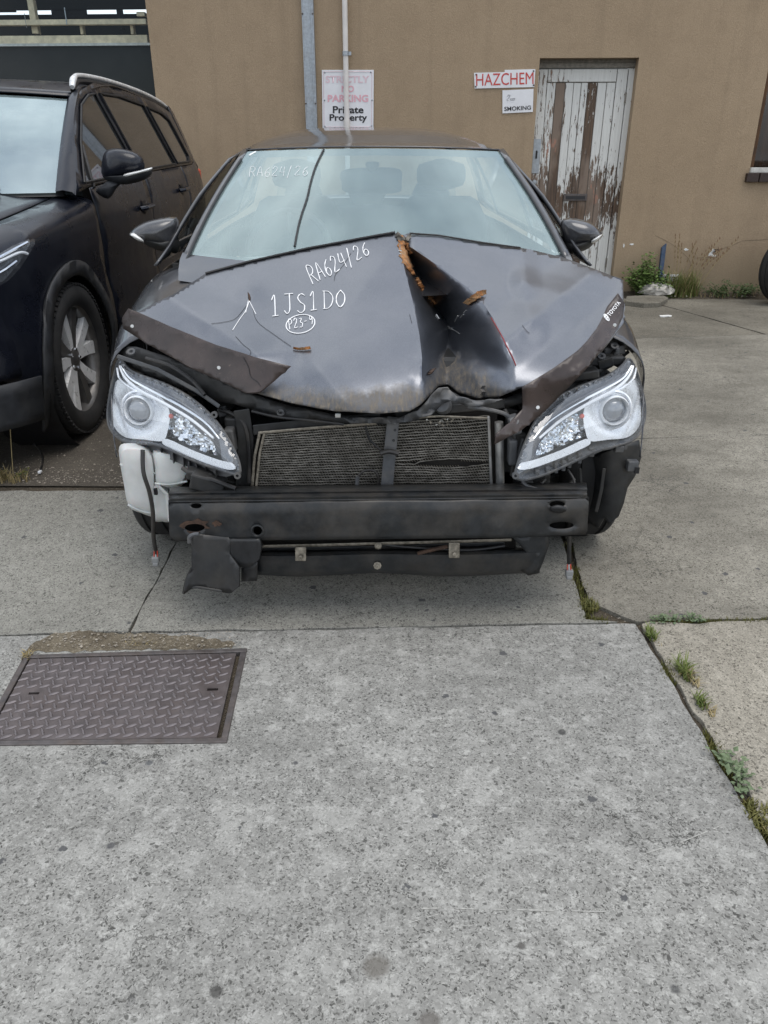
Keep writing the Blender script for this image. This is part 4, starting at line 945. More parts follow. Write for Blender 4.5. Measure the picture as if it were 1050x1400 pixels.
for s in (-1, 1):
    panel('fender', [(2.44, 0.60), (2.43, 0.72), (2.46, 0.82), (2.50, zsh(2.50)+0.299), (2.75, zsh(2.75)+0.299), (3.15, zsh(3.15)+0.299), (3.15, zsh(3.15)+0.12), (3.04, zsh(3.04)+0.09), (3.02, 0.20)] + AR[::-1][:-2] + [(2.30, 0.42)],
          lambda d, z: sidept(s, d, z), 'car_paint', car, step=0.045, solid=0.004, flip=(s > 0))
    panel('door', [(3.055, zsh(3.1)+0.10), (3.03, 0.20), (4.12, 0.20), (4.16, zsh(4.1)+0.13)], lambda d, z: sidept(s, d, z), 'car_paint', car, step=0.08, solid=0.004, flip=(s > 0))
    panel('door', [(4.168, zsh(4.1)+0.13), (4.128, 0.20), (5.05, 0.20), (5.10, 0.55), (5.24, zsh(5)+0.14)], lambda d, z: sidept(s, d, z), 'car_paint', car, step=0.08, solid=0.004, flip=(s > 0))
    panel('quarter_panel', [(5.248, zsh(5)+0.14), (5.108, 0.55), (5.06, 0.20)] + [p for p in AR2[1:]] + [(6.40, 0.22), (6.52, 0.5), (6.52, 0.85), (6.45, 0.98), (5.9, 0.99)], lambda d, z: sidept(s, d, z), 'car_paint', car, step=0.08, solid=0.004, flip=(s > 0))
    for d_ in (3.75, 4.82):
        MB().tube([C(s*(hw(d_)+0.002), d_, 0.76), C(s*(hw(d_)+0.035), d_+0.03, 0.765), C(s*(hw(d_)+0.035), d_+0.19, 0.77), C(s*(hw(d_)+0.002), d_+0.22, 0.77)], 0.013, 8).build('door_handle', 'car_paint', car)
    def gh(d, z): 
        k = (z - 0.92)/(1.37 - 0.92); return C(s*(0.845 + (0.585-0.845)*k - 0.02*sin(max(0, min(1, k))*pi)*-1), d, z)
    ghol = [[(3.36, 0.965), (3.88, 1.24), (4.10, 1.285), (4.13, 0.965)], [(4.20, 0.965), (4.20, 1.295), (4.75, 1.315), (5.05, 1.28), (5.18, 0.98)], [(5.25, 0.985), (5.12, 1.26), (5.30, 1.20), (5.60, 1.03)]]
    panel('window_frame', [(3.12, 0.905), (3.28, 0.965), (3.55, 1.14), (3.90, 1.28), (4.3, 1.325), (4.75, 1.350), (5.2, 1.325), (5.45, 1.29), (5.95, 0.985), (5.6, 0.96), (4.2, 0.925)], gh, 'car_paint', car, step=0.08, holes=ghol, solid=0.01, flip=(s > 0))
    for h in ghol: panel('side_window', h, lambda d, z: gh(d, z) - Vector((s*0.004, 0, 0)), 'side_glass', car, step=0.15)
rw = [[C(u*(0.54 + 0.10*v) , 5.44 + 0.52*v - 0.05*u*u, 1.345 - 0.33*v - 0.04*abs(u)**3*(1-v)) for u in [-1 + 2*i/12 for i in range(13)]] for v in [j/6 for j in range(7)]]
MB().grid(rw).build('rear_window', 'side_glass', car)
MB().grid([[C(u*w_, d - 0.06*u*u, z - 0.03*u*u) for u in [-1 + 2*i/14 for i in range(15)]] for d, z, w_ in ((5.93, 1.01, 0.70), (6.2, 1.02, 0.74), (6.45, 1.015, 0.77), (6.52, 0.98, 0.79), (6.55, 0.75, 0.80), (6.60, 0.6, 0.80), (6.60, 0.35, 0.80), (6.5, 0.24, 0.78))]).build('boot_lid', 'car_paint', car, solid=0.004)
MB().box(C(0, 4.4, 0.19), (1.66, 3.5, 0.02)).build('floor_pan', 'black_plastic', car, smooth=False)
MB().box(C(0, 3.22, 0.55), (1.6, 0.03, 0.70)).build('firewall', 'black_plastic', car, smooth=False)

# cabin ----------------------------------------------------------------
MB().grid([[C(u*0.74, d - 0.05*u*u, z + 0.02*sin(u*9)*k) for u in [-1 + 2*i/16 for i in range(17)]] for d, z, k in ((3.05, 0.84, 0), (3.25, 0.885, 0.1), (3.45, 0.90, 0.3), (3.56, 0.88, 0.4), (3.60, 0.78, 0.3), (3.60, 0.5, 0))]).build('dashboard', 'dash_grey', car)
sw = C(-0.37, 3.66, 0.90); axw = Vector((0, -0.88, 0.47)).normalized()
wheel_st = MB().lathe([(0.185 + 0.016*cos(a), 0.016*sin(a)) for a in [2*pi*k/8 for k in range(8)]], sw, axw, 32, closed=True).build('steering_wheel', 'seal_black', car)
MB().lathe([(0.001, 0.03), (0.06, 0.025), (0.07, -0.03)], sw, axw, 16).build('airbag', 'cabin_dark', wheel_st)
for a in (0.1, pi - 0.1, -pi/2):
    e1 = axw.cross(Vector((1, 0, 0))).normalized(); e0 = Vector((1, 0, 0))
    MB().tube([sw, sw + (e0*cos(a) + e1*sin(a))*-0.18], 0.014, 6).build('spoke', 'cabin_dark', wheel_st)
def seat(x, d, w, top, hr=True):
    mb = MB(); rows = []
    for z, dy, ww_ in ((0.35, 0, 0.9), (0.36, 0.02, 1.0), (0.6, 0.06, 1.0), (top - 0.12, 0.16, 0.95), (top - 0.02, 0.19, 0.75), (top, 0.21, 0.6)):
        rows.append([C(x + w/2*ww_*cos(a), d + dy + 0.07*sin(a), z) for a in [2*pi*k/16 for k in range(17)]])
    mb.grid(rows).build('seat', 'seat_cloth', car)
    if hr:
        mb = MB(); rows = []
        for k in range(7):
            f = -1 + 2*k/6; rr = math.sqrt(max(0.03, 1 - f**4)); rows.append([C(x + 0.125*rr*cos(a), d + 0.24 + 0.05*rr*sin(a), top + 0.10 + 0.075*f) for a in [2*pi*q/14 for q in range(15)]])
        mb.grid(rows).build('headrest', 'seat_cloth', car)
seat(-0.37, 4.05, 0.50, 1.10); seat(0.37, 4.05, 0.50, 1.10); seat(0, 5.0, 1.25, 1.0, False)
for x in (-0.4, 0.0, 0.4):
    MB().lathe([(0.001, -0.07), (0.09, -0.06), (0.12, 0), (0.09, 0.06), (0.001, 0.07)], C(x, 5.22, 1.07), (0, 0, 1), 14).build('headrest', 'seat_cloth', car)
pillow('rear_view_mirror', [(468,233),(505,229),(546,231),(549,250),(545,263),(508,265),(472,263),(467,250)], 3.86, 0.02, 0.03, 'seal_black', car)
pillow('mirror_stalk', [(500,222),(518,222),(514,234),(504,234)], 3.84, 0.01, 0.03, 'seal_black', car)

# door mirrors -----------------------------------------------------------
def mirror(pts, lens, stalk, s):
    body = pillow('door_mirror', pts, 3.36, 0.07, 0.08, 'car_paint', car, tilt=(-s*0.0006, 0))
    low = pillow('mirror_base', stalk, 3.37, 0.072, 0.06, 'black_plastic', body, tilt=(-s*0.0006, 0))
    pillow('indicator', lens, 3.315, 0.045, 0.02, 'lens_clear', body)
mirror([(177,322),(186,310),(206,301),(241,297),(243.5,318),(242,341),(216,338),(192,331)], [(177,321),(183,318),(196,327),(197,332),(187,329)], [(188,325),(214,327),(243,325),(243.5,345),(228,345),(205,338)], -1)
mirror([(824,322),(815,309),(798,301),(770,299),(767,318),(772,338),(786,340),(812,331)], [(824.5,320),(818,322),(808,329),(809,333),(818,329)], [(813,326),(790,330),(770,330),(773,347),(785,347),(806,339)], 1)

# headlights -------------------------------------------------------------
LO = [(163,492),(176,504),(190,512),(230,527),(263,546),(290,570),(310,597),(325,627),(328,647),(318,648),(300,642),(270,632),(232,615),(215,609),(197,607),(172,605),(153,590),(147,570),(150,540),(156,512)]
RO = [(859,491),(848,502),(826,516),(791,529),(757,547),(734,573),(719,603),(707,637),(705,653),(722,655),(754,645),(795,626),(815,616),(837,611),(866,601),(879,582),(882,556),(875,523),(866,499)]
def headlight(outl, left):
    ol = closedsmooth(outl, 4)
    edge = [Vector(p) for p in ol]
    def base(x, y):
        tx = (x - 147)/181 if left else (882 - x)/177
        return 2.350 - 0.285*tx + 0.0007*(600 - y) + 0.05*(1-tx)**4
    def lens_d(x, y):
        e = min((Vector((x, y)) - q).length for q in edge); k = min(1, e/34)
        return base(x, y) - 0.045*k*(2-k)
    X = (lambda x: x) if left else (lambda x: 1029 - x)
    def S(x, y): return (x, y) if left else (1029.5 - x, y)
    housing = panel('headlight', ol, lambda x, y: P(x, y, base(x, y) + 0.055*min(1, min((Vector((x, y)) - q).length for q in edge)/14)), 'lamp_dark', car, step=9)
    vs, fs = tri2d(ol, 8)
    panel('lens', ol, lambda x, y: P(x, y, lens_d(x, y)), 'lamp_lens', housing, step=5)
    rim = [P(p[0], p[1], base(*p)) for p in ol]; MB().tube(rim + [rim[0]], 0.0042, 6).build('lens_rim', 'grey_plastic', housing)
    # silver bowl with the projector
    bowl = closedsmooth([S(*p) for p in [(158,522),(172,524),(196,530),(222,545),(232,565),(229,590),(222,603),(198,601),(172,598),(157,585),(153,566)]], 4)
    c0 = S(192, 560)
    panel('bowl', bowl, lambda x, y: P(x, y, base(x, y) + 0.012 + 0.045*max(0, 1 - (Vector((x, y)) - Vector(c0)).length/34)), 'silver_lamp', housing, step=5)
    pc = P(c0[0], c0[1], base(*c0) + 0.01); axp = Vector((-0.12 if left else 0.12, -0.97, 0.12)).normalized(); u_ = 2.35/1052
    for r0, r1, hh, mt in ((28*u_, 24*u_, 0.010, 'silver_lamp'), (23.5*u_, 22*u_, 0.018, 'silver_lamp'), (22*u_, 17*u_, 0.026, 'lamp_white')):
        MB().lathe([(r0, -0.02), (r0, hh*0.6), ((r0+r1)/2, hh), (r1, hh*0.5), (r1*0.97, -0.02)], pc, axp, 40).build('projector_ring', mt, housing)
    MB().lathe([(16.6*u_*sin(a), 0.004 + 0.026*cos(a)) for a in [pi/2*k/8 for k in range(9)]][::-1], pc, axp, 32).build('projector', 'projector_glass', housing)
    # faceted inner reflector
    rp_ = [S(*p) for p in [(229,564),(244,566),(262,577),(280,592),(292,606),(298,623),(284,620),(262,610),(240,600),(228,596)]]
    rg = random.Random(5)
    cell = {}
    def facet(x, y):
        k = (int(x // 7), int(y // 8)); cell.setdefault(k, (rg.uniform(-1, 1), rg.uniform(-1, 1)))
        a, b = cell[k]; return 0.012*(a*((x % 7)/7 - 0.5) + b*((y % 8)/8 - 0.5))*2.2
    panel('reflector', rp_, lambda x, y: P(x, y, base(x, y) + 0.030 + facet(x, y)), 'chrome', housing, step=3.4, smooth=False)
    panel('inner_trim', closedsmooth([S(*p) for p in [(222,606),(229,600),(262,615),(300,629),(316,632),(322,641),(305,641),(270,629),(235,614)]], 3), lambda x, y: P(x, y, base(x, y) + 0.008), 'silver_lamp', housing, step=6)
    panel('inner_trim', closedsmooth([S(*p) for p in [(300,598),(310,609),(319,628),(315,632),(304,628),(302,615)]], 3), lambda x, y: P(x, y, base(x, y) + 0.006), 'lamp_dark', housing, step=6)
    for pts, rr, mt in (([(163,498),(171,516),(190,533),(222,550),(262,574),(292,599)], 0.0075, 'lamp_white'), ([(166,500),(178,517),(205,533),(245,554),(280,577),(300,600)], 0.0055, 'chrome'), ([(160,503),(164,518),(178,530),(205,543),(235,558)], 0.006, 'silver_lamp'),
                        ([(170,506),(190,522),(222,537),(258,557),(290,582)], 0.003, 'lamp_dark')):
        q = [P(*S(p.x, p.y), base(*S(p.x, p.y)) - 0.012) for p in smoothline([Vector((x, y, 0)) for x, y in pts], 5)]
        MB().tube(q, [rr*0.75*(0.55 + 0.45*sin(pi*(i+1)/(len(q)+1))) for i in range(len(q))], 8).build('light_guide', mt, housing)
    panel('brow_cover', closedsmooth([S(*p) for p in [(180,511),(205,521),(235,533),(265,552),(290,576),(303,598),(285,578),(255,555),(215,536),(190,522)]], 3), lambda x, y: P(x, y, base(x, y) + 0.02), 'lamp_dark', housing, step=6)
    k = S(234, 569); MB().lathe([(0.0005, 0.006), (0.006, 0.004), (0.008, 0)], P(*k, base(*k) + 0.005), (0, -1, 0.1), 10).build('marker', 'indicator_red', housing)
    # lugs and ribs along the underside
    for x, y, w_, h_ in ((222,612,4,9),(238,620,2,10),(252,627,2,9),(260,631,2,9),(270,634,2,9),(282,639,3,7),(296,643,3,6),(184,610,8,5)):
        a = S(x, y); c1, c2 = P(a[0]-w_/2, a[1], base(*a)+0.01), P(a[0]+w_/2, a[1]+h_, base(*a)+0.03)
        MB().box((c1+c2)/2, (abs(c2.x-c1.x), 0.03, abs(c2.z-c1.z))).build('fixing_lug', 'grey_plastic', housing, smooth=False, bevel=0.002)
    for x, y in ((325, 650), (293, 567), (166, 500)):
        a = S(x, y); MB().lathe([(0.004, -0.005), (0.010, -0.005), (0.010, 0.006), (0.004, 0.006)], P(*a, base(*a) - 0.004), (0, -1, 0.2), 12).build('fixing_eye', 'grey_plastic', housing)
    und = [S(*p) for p in [(172,604),(197,606),(215,608),(232,614),(270,631),(300,641),(318,647),(310,652),(290,648),(262,640),(232,628),(205,616),(178,612)]]
    panel('lamp_underside', closedsmooth(und, 2), lambda x, y: P(x, y, base(x, y) + 0.03), 'grey_plastic', housing, step=7)
headlight(LO, True); headlight(RO, False)

# radiator pack ------------------------------------------------------------
RD = 2.14
def rbend(x, y):
    dy = 4.5*(1 if y > 633 else -1)*math.exp(-((x-615)/42)**2 - ((y-633)/14)**2) + 2.0*math.exp(-((x-640)/30)**2 - ((y-590)/14)**2) + 0.8*noise.noise(Vector((x/30, y/9, 2)))
    dd = 0.020*math.exp(-((x-600)/60)**2 - ((y-590)/30)**2) + 0.006*noise.noise(Vector((x/25, y/12, 5)))
    return dy, dd
radiator = panel('radiator', [(352, 583), (515, 572), (680, 560), (680, 680), (346, 682)], lambda x, y: P(x, y, RD + 0.035), 'core', car, step=20)
NR = 27
for k in range(NR):
    f = (k + 0.5)/NR; rows = [[], [], [], []]
    for i in range(41):
        u = i/40; yt = 590 - 24*u; y = yt + (677 - yt)*f; xl = 362 - 14*f; x = xl + (669 - xl)*u
        dy, dd = rbend(x, y); dy += 0.5*sin(i*2.7 + k*1.9)*(0.6 if i % 2 else 1)
        for q, (hh, de) in enumerate(((-0.75, 0.022), (-0.75, 0), (0.75, 0), (0.75, 0.022))): rows[q].append(P(x, y + dy + hh, RD + dd + de))
    MB().grid(rows).build('fin', 'fin_alloy', radiator)
vf = MB()
for k in range(NR - 1):
    for i in range(86):
        u = (i + 0.5 + 0.5*(k % 2))/86.5; f = (k + 1)/NR; yt = 590 - 24*u; y = yt + (677 - yt)*f; xl = 362 - 14*f; x = xl + (669 - xl)*u; dy, dd = rbend(x, y)
        p, q = P(x - 1.0, y + dy - 1.3, RD + dd + 0.006), P(x + 1.0, y + dy + 1.3, RD + dd + 0.006)
        w_ = Vector((0.0007, 0, 0)); vf.add([p - w_, p + w_, q + w_, q - w_], [(0, 1, 2, 3)])
tag(vf.build('cooling_fins', 'alloy_dirty', radiator, smooth=False), kind='stuff')
def bar(nm, pts, wpx, d, dep, mat, par=car, bev=0.003):     # flat bar following picture points
    rows = []; pts = [Vector((x, y, 0)) for x, y in pts]
    vs, fs = [], []
    for i, p in enumerate(pts):
        tt = (pts[min(i+1, len(pts)-1)] - pts[max(i-1, 0)]).normalized(); nn = Vector((-tt.y, tt.x, 0))*wpx/2
        dq = d[i] if isinstance(d, (list, tuple)) else d
        vs += [P(p.x-nn.x, p.y-nn.y, dq), P(p.x+nn.x, p.y+nn.y, dq), P(p.x+nn.x, p.y+nn.y, dq+dep), P(p.x-nn.x, p.y-nn.y, dq+dep)]
    for i in range(len(pts)-1): fs += [(i*4+k, i*4+(k+1) % 4, (i+1)*4+(k+1) % 4, (i+1)*4+k) for k in range(4)]
    fs += [(3, 2, 1, 0), tuple(len(vs)-4+k for k in range(4))]
    return mk(nm, vs, fs, mat, par, smooth=False, bevel=bev)
bar('radiator_edge', [(353, 592), (430, 585), (515, 579)], 4, RD - 0.012, 0.02, 'alloy_dirty', radiator)
bar('radiator_edge', [(545, 573), (600, 569), (668, 572)], 3, RD - 0.010, 0.02, 'alloy_dirty', radiator)
bar('radiator_edge', [(362, 590), (355, 620), (349, 678)], 3.5, RD - 0.012, 0.02, 'alloy_dirty', radiator)
bar('radiator_edge', [(355, 592), (348, 625), (344, 678)], 4, RD - 0.005, 0.02, 'alloy_dirty', radiator)
bar('radiator_edge', [(668, 569), (670, 620), (672, 674)], 4, RD - 0.012, 0.02, 'alloy', radiator)
bar('radiator_tank', [(346, 588), (440, 578), (520, 572)], 14, RD + 0.002, 0.03, 'black_plastic', radiator)
bar('radiator_tank', [(540, 566), (610, 560), (690, 552)], 12, RD + 0.010, 0.03, 'black_plastic', radiator)
MB().tube([P(682, 577, RD), P(683, 620, RD), P(684, 676, RD)], 0.013, 14).build('receiver_tube', 'alloy', radiator)
bar('latch_support', [(538, 570), (534, 610), (531, 640), (528, 677)], 17, [RD - 0.02, RD - 0.035, RD - 0.04, RD - 0.045], 0.012, 'grey_plastic', car)
for x, y in ((540, 588), (538, 602)): MB().lathe([(0.001, 0.001), (0.004, 0.001)], P(x, y, RD - 0.034), (0, -1, 0.2), 8).build('bolt_hole', 'seal_black', car)
def cable(pts, d, rad, mat='cable_black', nm='cable', par=car, n=8, k=6):
    q = smoothline([P(p[0], p[1], p[2] if len(p) > 2 else d) for p in pts], k); return MB().tube(q, rad, n).build(nm, mat, par)
cable([(500,582),(504,598),(512,608),(523,617),(530,619)], RD - 0.035, 0.0035); cable([(520,620),(532,617),(545,620)], RD - 0.055, 0.008)
cable([(489,676),(488,660),(491,650),(500,643),(512,644),(518,656),(515,672)], RD - 0.03, 0.004); cable([(489,652),(488,665),(490,676)], RD - 0.035, 0.006, 'grey_plastic')
corr = smoothline([P(x, y, RD - 0.06) for x, y in [(487,677),(510,679),(550,678),(590,676),(640,675),(680,671),(715,667)]], 22)
MB().tube(corr, [0.0075 + 0.0012*(i % 2) for i in range(len(corr))], 8).build('corrugated_conduit', 'cable_black', car)
# upper tie panel and crumpled lip below the hood
tie = [(156,478),(164,474),(186,474),(230,488),(300,517),(345,539),(400,556),(460,567),(545,570),(575,560),(598,538),(612,532),(640,548),(690,545),(720,533),(722,548),(700,556),(655,562),(620,556),(604,566),(580,573),(545,580),(470,578),(395,571),(345,560),(318,552),(285,548),(235,525),(190,508),(165,494)]
tie_f = lambda x, y: (2.43 - 0.29*min(1, max(0, (x-156)/220)) if x < 560 else 2.14 + 0.02*(x-560)/100) + 0.0006*(560-y)
panel('upper_tie_panel', tie, lambda x, y: P(x, y, tie_f(x, y) + 0.012*noise.noise(Vector((x/30, y/20, 3)))), 'black_plastic', car, step=8, solid=0.004)
for x, y in ((177, 481), (384, 564)): MB().lathe([(0.004, 0), (0.009, 0.004), (0.012, 0.0)], P(x, y, tie_f(x, y) - 0.01), (0, -0.6, 0.8), 12).build('panel_clip', 'grey_plastic', car)
MB().box(P(462, 568, 2.09), (0.016, 0.01, 0.012)).build('bright_clip', 'bare_metal', car, smooth=False, bevel=0.002)
panel('lip_panel', [(470,571),(545,571),(572,561),(590,541),(600,531),(612,530),(625,542),(652,548),(690,545),(668,553),(640,556),(618,548),(606,552),(590,566),(562,576),(530,579),(480,578)], lambda x, y: P(x, y, 2.105 + 0.03*noise.noise(Vector((x/16, y/12, 8)))), 'grey_plastic', car, step=5, solid=0.003)
MB().lathe([(0.001, 0.004), (0.010, 0.006), (0.022, 0.003), (0.026, -0.01), (0.026, -0.03)], P(604, 553, 2.13), Vector((-0.2, -0.8, 0.4)), 20).build('horn', 'grey_plastic', car)
for k in range(16):
    a = random.uniform(0, 2*pi); x, y = 604 + random.gauss(0, 14), 572 + abs(random.gauss(0, 7)); p = P(x, y, RD - 0.004)
    MB().box(p, (random.uniform(0.004, 0.010), 0.002, random.uniform(0.002, 0.005)), Matrix.Rotation(a, 3, 'Y')).build('bent_fin', 'bare_metal' if k % 3 == 0 else 'alloy_dirty', radiator, smooth=False)

# bumper beam ---------------------------------------------------------------
def bend(x): return 0.10*(abs(x - 517)/290)**2.6
def tiltp(x): return -6*(x - 230)/575
def hole(cx, cy, rx, ry, n=14): return [(cx + rx*cos(2*pi*k/n), cy + ry*sin(2*pi*k/n)) for k in range(n)]
bface = [(230,690),(236,687),(800,687),(805,692),(803,732),(800,737),(700,740),(240,740),(232,736)]
BH = [hole(268, 692, 7.5, 3.5), hole(352, 727, 6, 6), hole(266, 722, 14, 5.5), hole(762, 695, 11, 4.5), hole(768, 724, 17, 5)]
def bfd(x, y): return 1.955 + bend(x) + (0.018*(1 if y > 700 else max(0, 1-(y-687)/13)) if y < 700 else 0.0)
bumper = panel('bumper_beam', bface, lambda x, y: P(x, y + tiltp(x), 1.955 + bend(x) + 0.012*max(0, (700-y)/13) + 0.006*noise.noise(Vector((x/60, y/30, 1)))), 'beam_steel', car, step=8, holes=BH, solid=0.004)
rows = []
for y, dd in ((687, 0.0125), (684.5, 0.016), (682, 0.012), (679.5, 0.030), (677, 0.045), (675, 0.043), (672.5, 0.07), (667, 0.13)):
    rows.append([P(x, y + tiltp(x), 1.955 + bend(x) + dd) for x in [232 + (802-232)*i/40 for i in range(41)]])
MB().grid(rows).build('beam_top', 'beam_steel', bumper, solid=0.003)
MB().grid([[P(x, y + tiltp(x), 1.955 + bend(x) + dd) for x in [233 + (802-233)*i/30 for i in range(31)]] for y, dd in ((739, 0.002), (736, 0.10))]).build('beam_underside', 'beam_steel', bumper)
panel('beam_back', bface, lambda x, y: P(x, y + tiltp(x) - 6, 1.955 + bend(x) + 0.09), 'seal_black', bumper, step=30)
for x0 in (231, 803.5):
    MB().grid([[P(x0, y + tiltp(x0), 1.955 + bend(x0) + dd) for dd in (0.008, 0.10)] for y in (688, 700, 737)]).build('beam_end', 'beam_steel', bumper)
p = P(352, 727 + tiltp(352), 1.951 + bend(352)); MB().lathe([(0.0135, 0.0), (0.016, 0.004), (0.019, 0.003), (0.020, -0.002)], p, (0, -1, 0.1), 20).build('bolt_boss', 'beam_steel', bumper)
def rustspot(x, y, rx, ry, seed, mat='rust'):
    pts = []
    for k in range(18):
        a = 2*pi*k/18; q = 0.8 + 0.55*noise.noise(Vector((cos(a)*2 + seed, sin(a)*2, seed))); X_, Y_ = x + rx*q*cos(a), y + ry*q*sin(a); pts.append((X_, Y_))
    panel('rust_patch', pts, lambda a, b: P(a, b + tiltp(a), 1.955 + bend(a) + 0.006*noise.noise(Vector((a/60, b/30, 1))) - 0.003), mat, bumper, step=5, holes=[h for h in BH[2:3] if inside((266, 722), pts)])
rustspot(266, 720, 27, 11, 2.2); rustspot(296, 716, 8, 5, 5.1)
pillow('rubber_plug', [(752,693),(762,690),(773,693),(774,699),(763,702),(753,699)], 2.005, 0.012, 0.02, 'seal_black', bumper)
# lower cross member with brackets
cm = MB()
rows = []
for y, dd in ((752, 0.08), (756, 0.012), (760, 0.0), (781, 0.003), (787, 0.02), (786, 0.07)):
    rows.append([P(x, y + (2.2*sin((x-355)/34)*(1 if y > 770 else 0.4)) - (3*(x-355)/380 if y < 770 else 1), 2.005 + dd + 0.3*bend(x)) for x in [352 + (738-352)*i/44 for i in range(45)]])
cross = cm.grid(rows).build('lower_crossmember', 'beam_steel', car, solid=0.004)
for x, y, w_, h_ in ((411, 750, 15, 20), (621, 744, 15, 22)):
    bar('bracket', [(x, y - 2), (x, y + h_ - 3)], w_, 1.995, 0.006, 'alloy_dirty', cross)
    MB().lathe([(0.001, 0.006), (0.005, 0.005), (0.007, 0)], P(x, y + h_ - 9, 1.993), (0, -1, 0.2), 6).build('bolt', 'alloy_dirty', cross)
MB().lathe([(0.001, 0.008), (0.006, 0.007), (0.008, 0.004), (0.012, 0.003), (0.012, 0)], P(516, 773, 2.002), (0, -1, 0.15), 8).build('bolt', 'alloy_dirty', cross)
MB().lathe([(0.001, 0.008), (0.006, 0.007), (0.008, 0.004), (0.011, 0.003), (0.011, 0)], P(517, 746, 2.02), (0, -1, 0.15), 8).build('bolt', 'alloy_dirty', cross)
panel('lower_radiator', [(356, 738), (705, 734), (705, 757), (356, 759)], lambda x, y: P(x, y, 2.09), 'core', car, step=20)
bar('lower_rail', [(358, 747), (450, 745), (520, 743), (600, 741), (700, 738)], 4, 2.04, 0.02, 'alloy_dirty', car)
bar('lower_rail', [(358, 751), (520, 749), (690, 743)], 5, 2.06, 0.02, 'black_plastic', car)
cable([(571,757),(585,753),(612,747)], 2.01, 0.006, 'rust', 'copper_pipe')
panel('side_bracket', [(700,734),(748,728),(752,742),(742,770),(736,784),(722,787),(712,780),(720,755)], lambda x, y: P(x, y, 2.02), 'beam_steel', car, step=10, solid=0.02)
# air guide hanging under the left end
panel('air_guide', [(262,733),(268,730),(312,735),(316,741),(313,757),(326,775),(327,802),(316,811),(285,806),(262,804),(251,812),(255,790),(262,778)], lambda x, y: P(x, y, 1.985 + 0.02*sin((x-250)/22) - 0.0004*(y-730)), 'black_plastic', car, step=6, solid=0.006)
panel('air_guide', [(314,738),(354,738),(357,748),(354,765),(340,776),(318,775),(315,760)], lambda x, y: P(x, y, 1.972 + 0.01*cos((x-315)/14)), 'black_plastic', car, step=6, solid=0.02)
panel('air_guide', [(330,777),(352,768),(351,794),(330,795)], lambda x, y: P(x, y, 2.0), 'black_plastic', car, step=8, solid=0.02)
cable([(251,811),(264,803),(285,805),(315,810)], 1.97, 0.004, 'black_plastic', 'guide_lip'); cable([(262,777),(255,792),(251,811)], 1.975, 0.004, 'black_plastic', 'guide_lip')
cable([(259,742),(259,735),(264,731),(272,730)], 1.98, 0.006, 'grey_plastic', 'guide_lip')

# washer bottle, cables -------------------------------------------------------
bottle = pillow('washer_bottle', [(163,611),(175,606),(205,611),(214,640),(213,690),(211,706),(192,701),(176,692),(169,660),(164,632)], 2.30, 0.05, 0.12, 'bottle_white', car, k=3, boxy=True)
pillow('bottle_chamber', [(210,615),(235,618),(262,622),(258,650),(248,664),(232,668),(214,664),(211,640)], 2.27, 0.04, 0.10, 'bottle_white', bottle, boxy=True)
pillow('bottle_chamber', [(207,660),(230,666),(234,690),(233,712),(222,713),(208,708)], 2.29, 0.035, 0.08, 'bottle_white', bottle, boxy=True)
bar('bottle_bracket', [(216,664),(228,676),(231,700),(232,713)], 5, 2.235, 0.02, 'bottle_white', bottle)
for pts, d_ in (([(164,634),(176,642),(195,645),(213,647)], 2.262), ([(212,661),(232,662),(256,658)], 2.235), ([(175,690),(192,698),(210,702)], 2.268)): cable(pts, d_, 0.0035, 'bottle_white', 'moulded_rib', bottle)
MB().box(P(213, 672, 2.235), (0.010, 0.01, 0.02)).build('clip', 'seal_black', bottle, smooth=False)
cable([(195,615,2.25),(196,645,2.22),(204,672,2.215),(209,700,2.215),(210,735,2.22),(214,757,2.225)], 2.2, 0.0068)
def plug(x, y, d):
    MB().box(P(x, y, d), (0.024, 0.02, 0.022)).build('connector', 'connector', car, smooth=False, bevel=0.004); MB().box(P(x, y + 6, d - 0.005), (0.018, 0.016, 0.012)).build('connector', 'connector', car, smooth=False, bevel=0.003)
    for q in (-2, 0, 2): cable([(x + q, y - 12, d), (x + q*1.3, y - 3, d)], d, 0.0016, 'indicator_red' if q else 'chalk_faint', 'wire')
plug(213, 765, 2.22)
cable([(777,706,2.12),(778,730,2.11),(778,755,2.11),(778,770,2.115)], 2.1, 0.0068); plug(778, 783, 2.115)
cable([(776,642,2.2),(784,655,2.18),(786,668,2.16)], 2.1, 0.004); cable([(745,655,2.15),(735,664,2.13),(715,667,2.08)], 2.1, 0.006)

# inner wheel wells, engine bay -------------------------------------------------
panel('wheel_liner', [(742,655),(775,640),(803,628),(850,610),(874,602),(877,625),(869,650),(858,667),(853,688),(846,706),(832,717),(826,708),(818,722),(806,716),(797,690),(770,672)], lambda x, y: P(x, y, 2.335 + 0.04*sin((x-740)/20) + 0.0008*(870-x)), 'black_plastic', car, step=6, solid=0.005)
bar('liner_rib', [(826,640),(822,670),(815,700)], 5, 2.30, 0.03, 'black_plastic', car); bar('liner_rib', [(793,640),(795,670),(800,705)], 4, 2.30, 0.03, 'black_plastic', car)
MB().box(P(864, 636, 2.32), (0.035, 0.03, 0.035)).build('liner_clip', 'grey_plastic', car, smooth=False, bevel=0.004); MB().box(P(870, 642, 2.31), (0.014, 0.02, 0.02)).build('liner_clip', 'seal_black', car, smooth=False)
panel('wheel_liner', [(146,580),(165,600),(172,640),(185,690),(215,715),(236,730),(232,660),(320,640),(300,600),(200,560)], lambda x, y: P(x, y, 2.46), 'black_plastic', car, step=12, solid=0.005)
MB().box(C(0, 2.75, 0.33), (1.1, 1.1, 0.2)).build('subframe', 'black_plastic', car, smooth=False, bevel=0.02)
MB().box(C(0.05, 2.80, 0.56), (0.75, 0.62, 0.26)).build('engine_block', 'black_plastic', car, smooth=False, bevel=0.03)
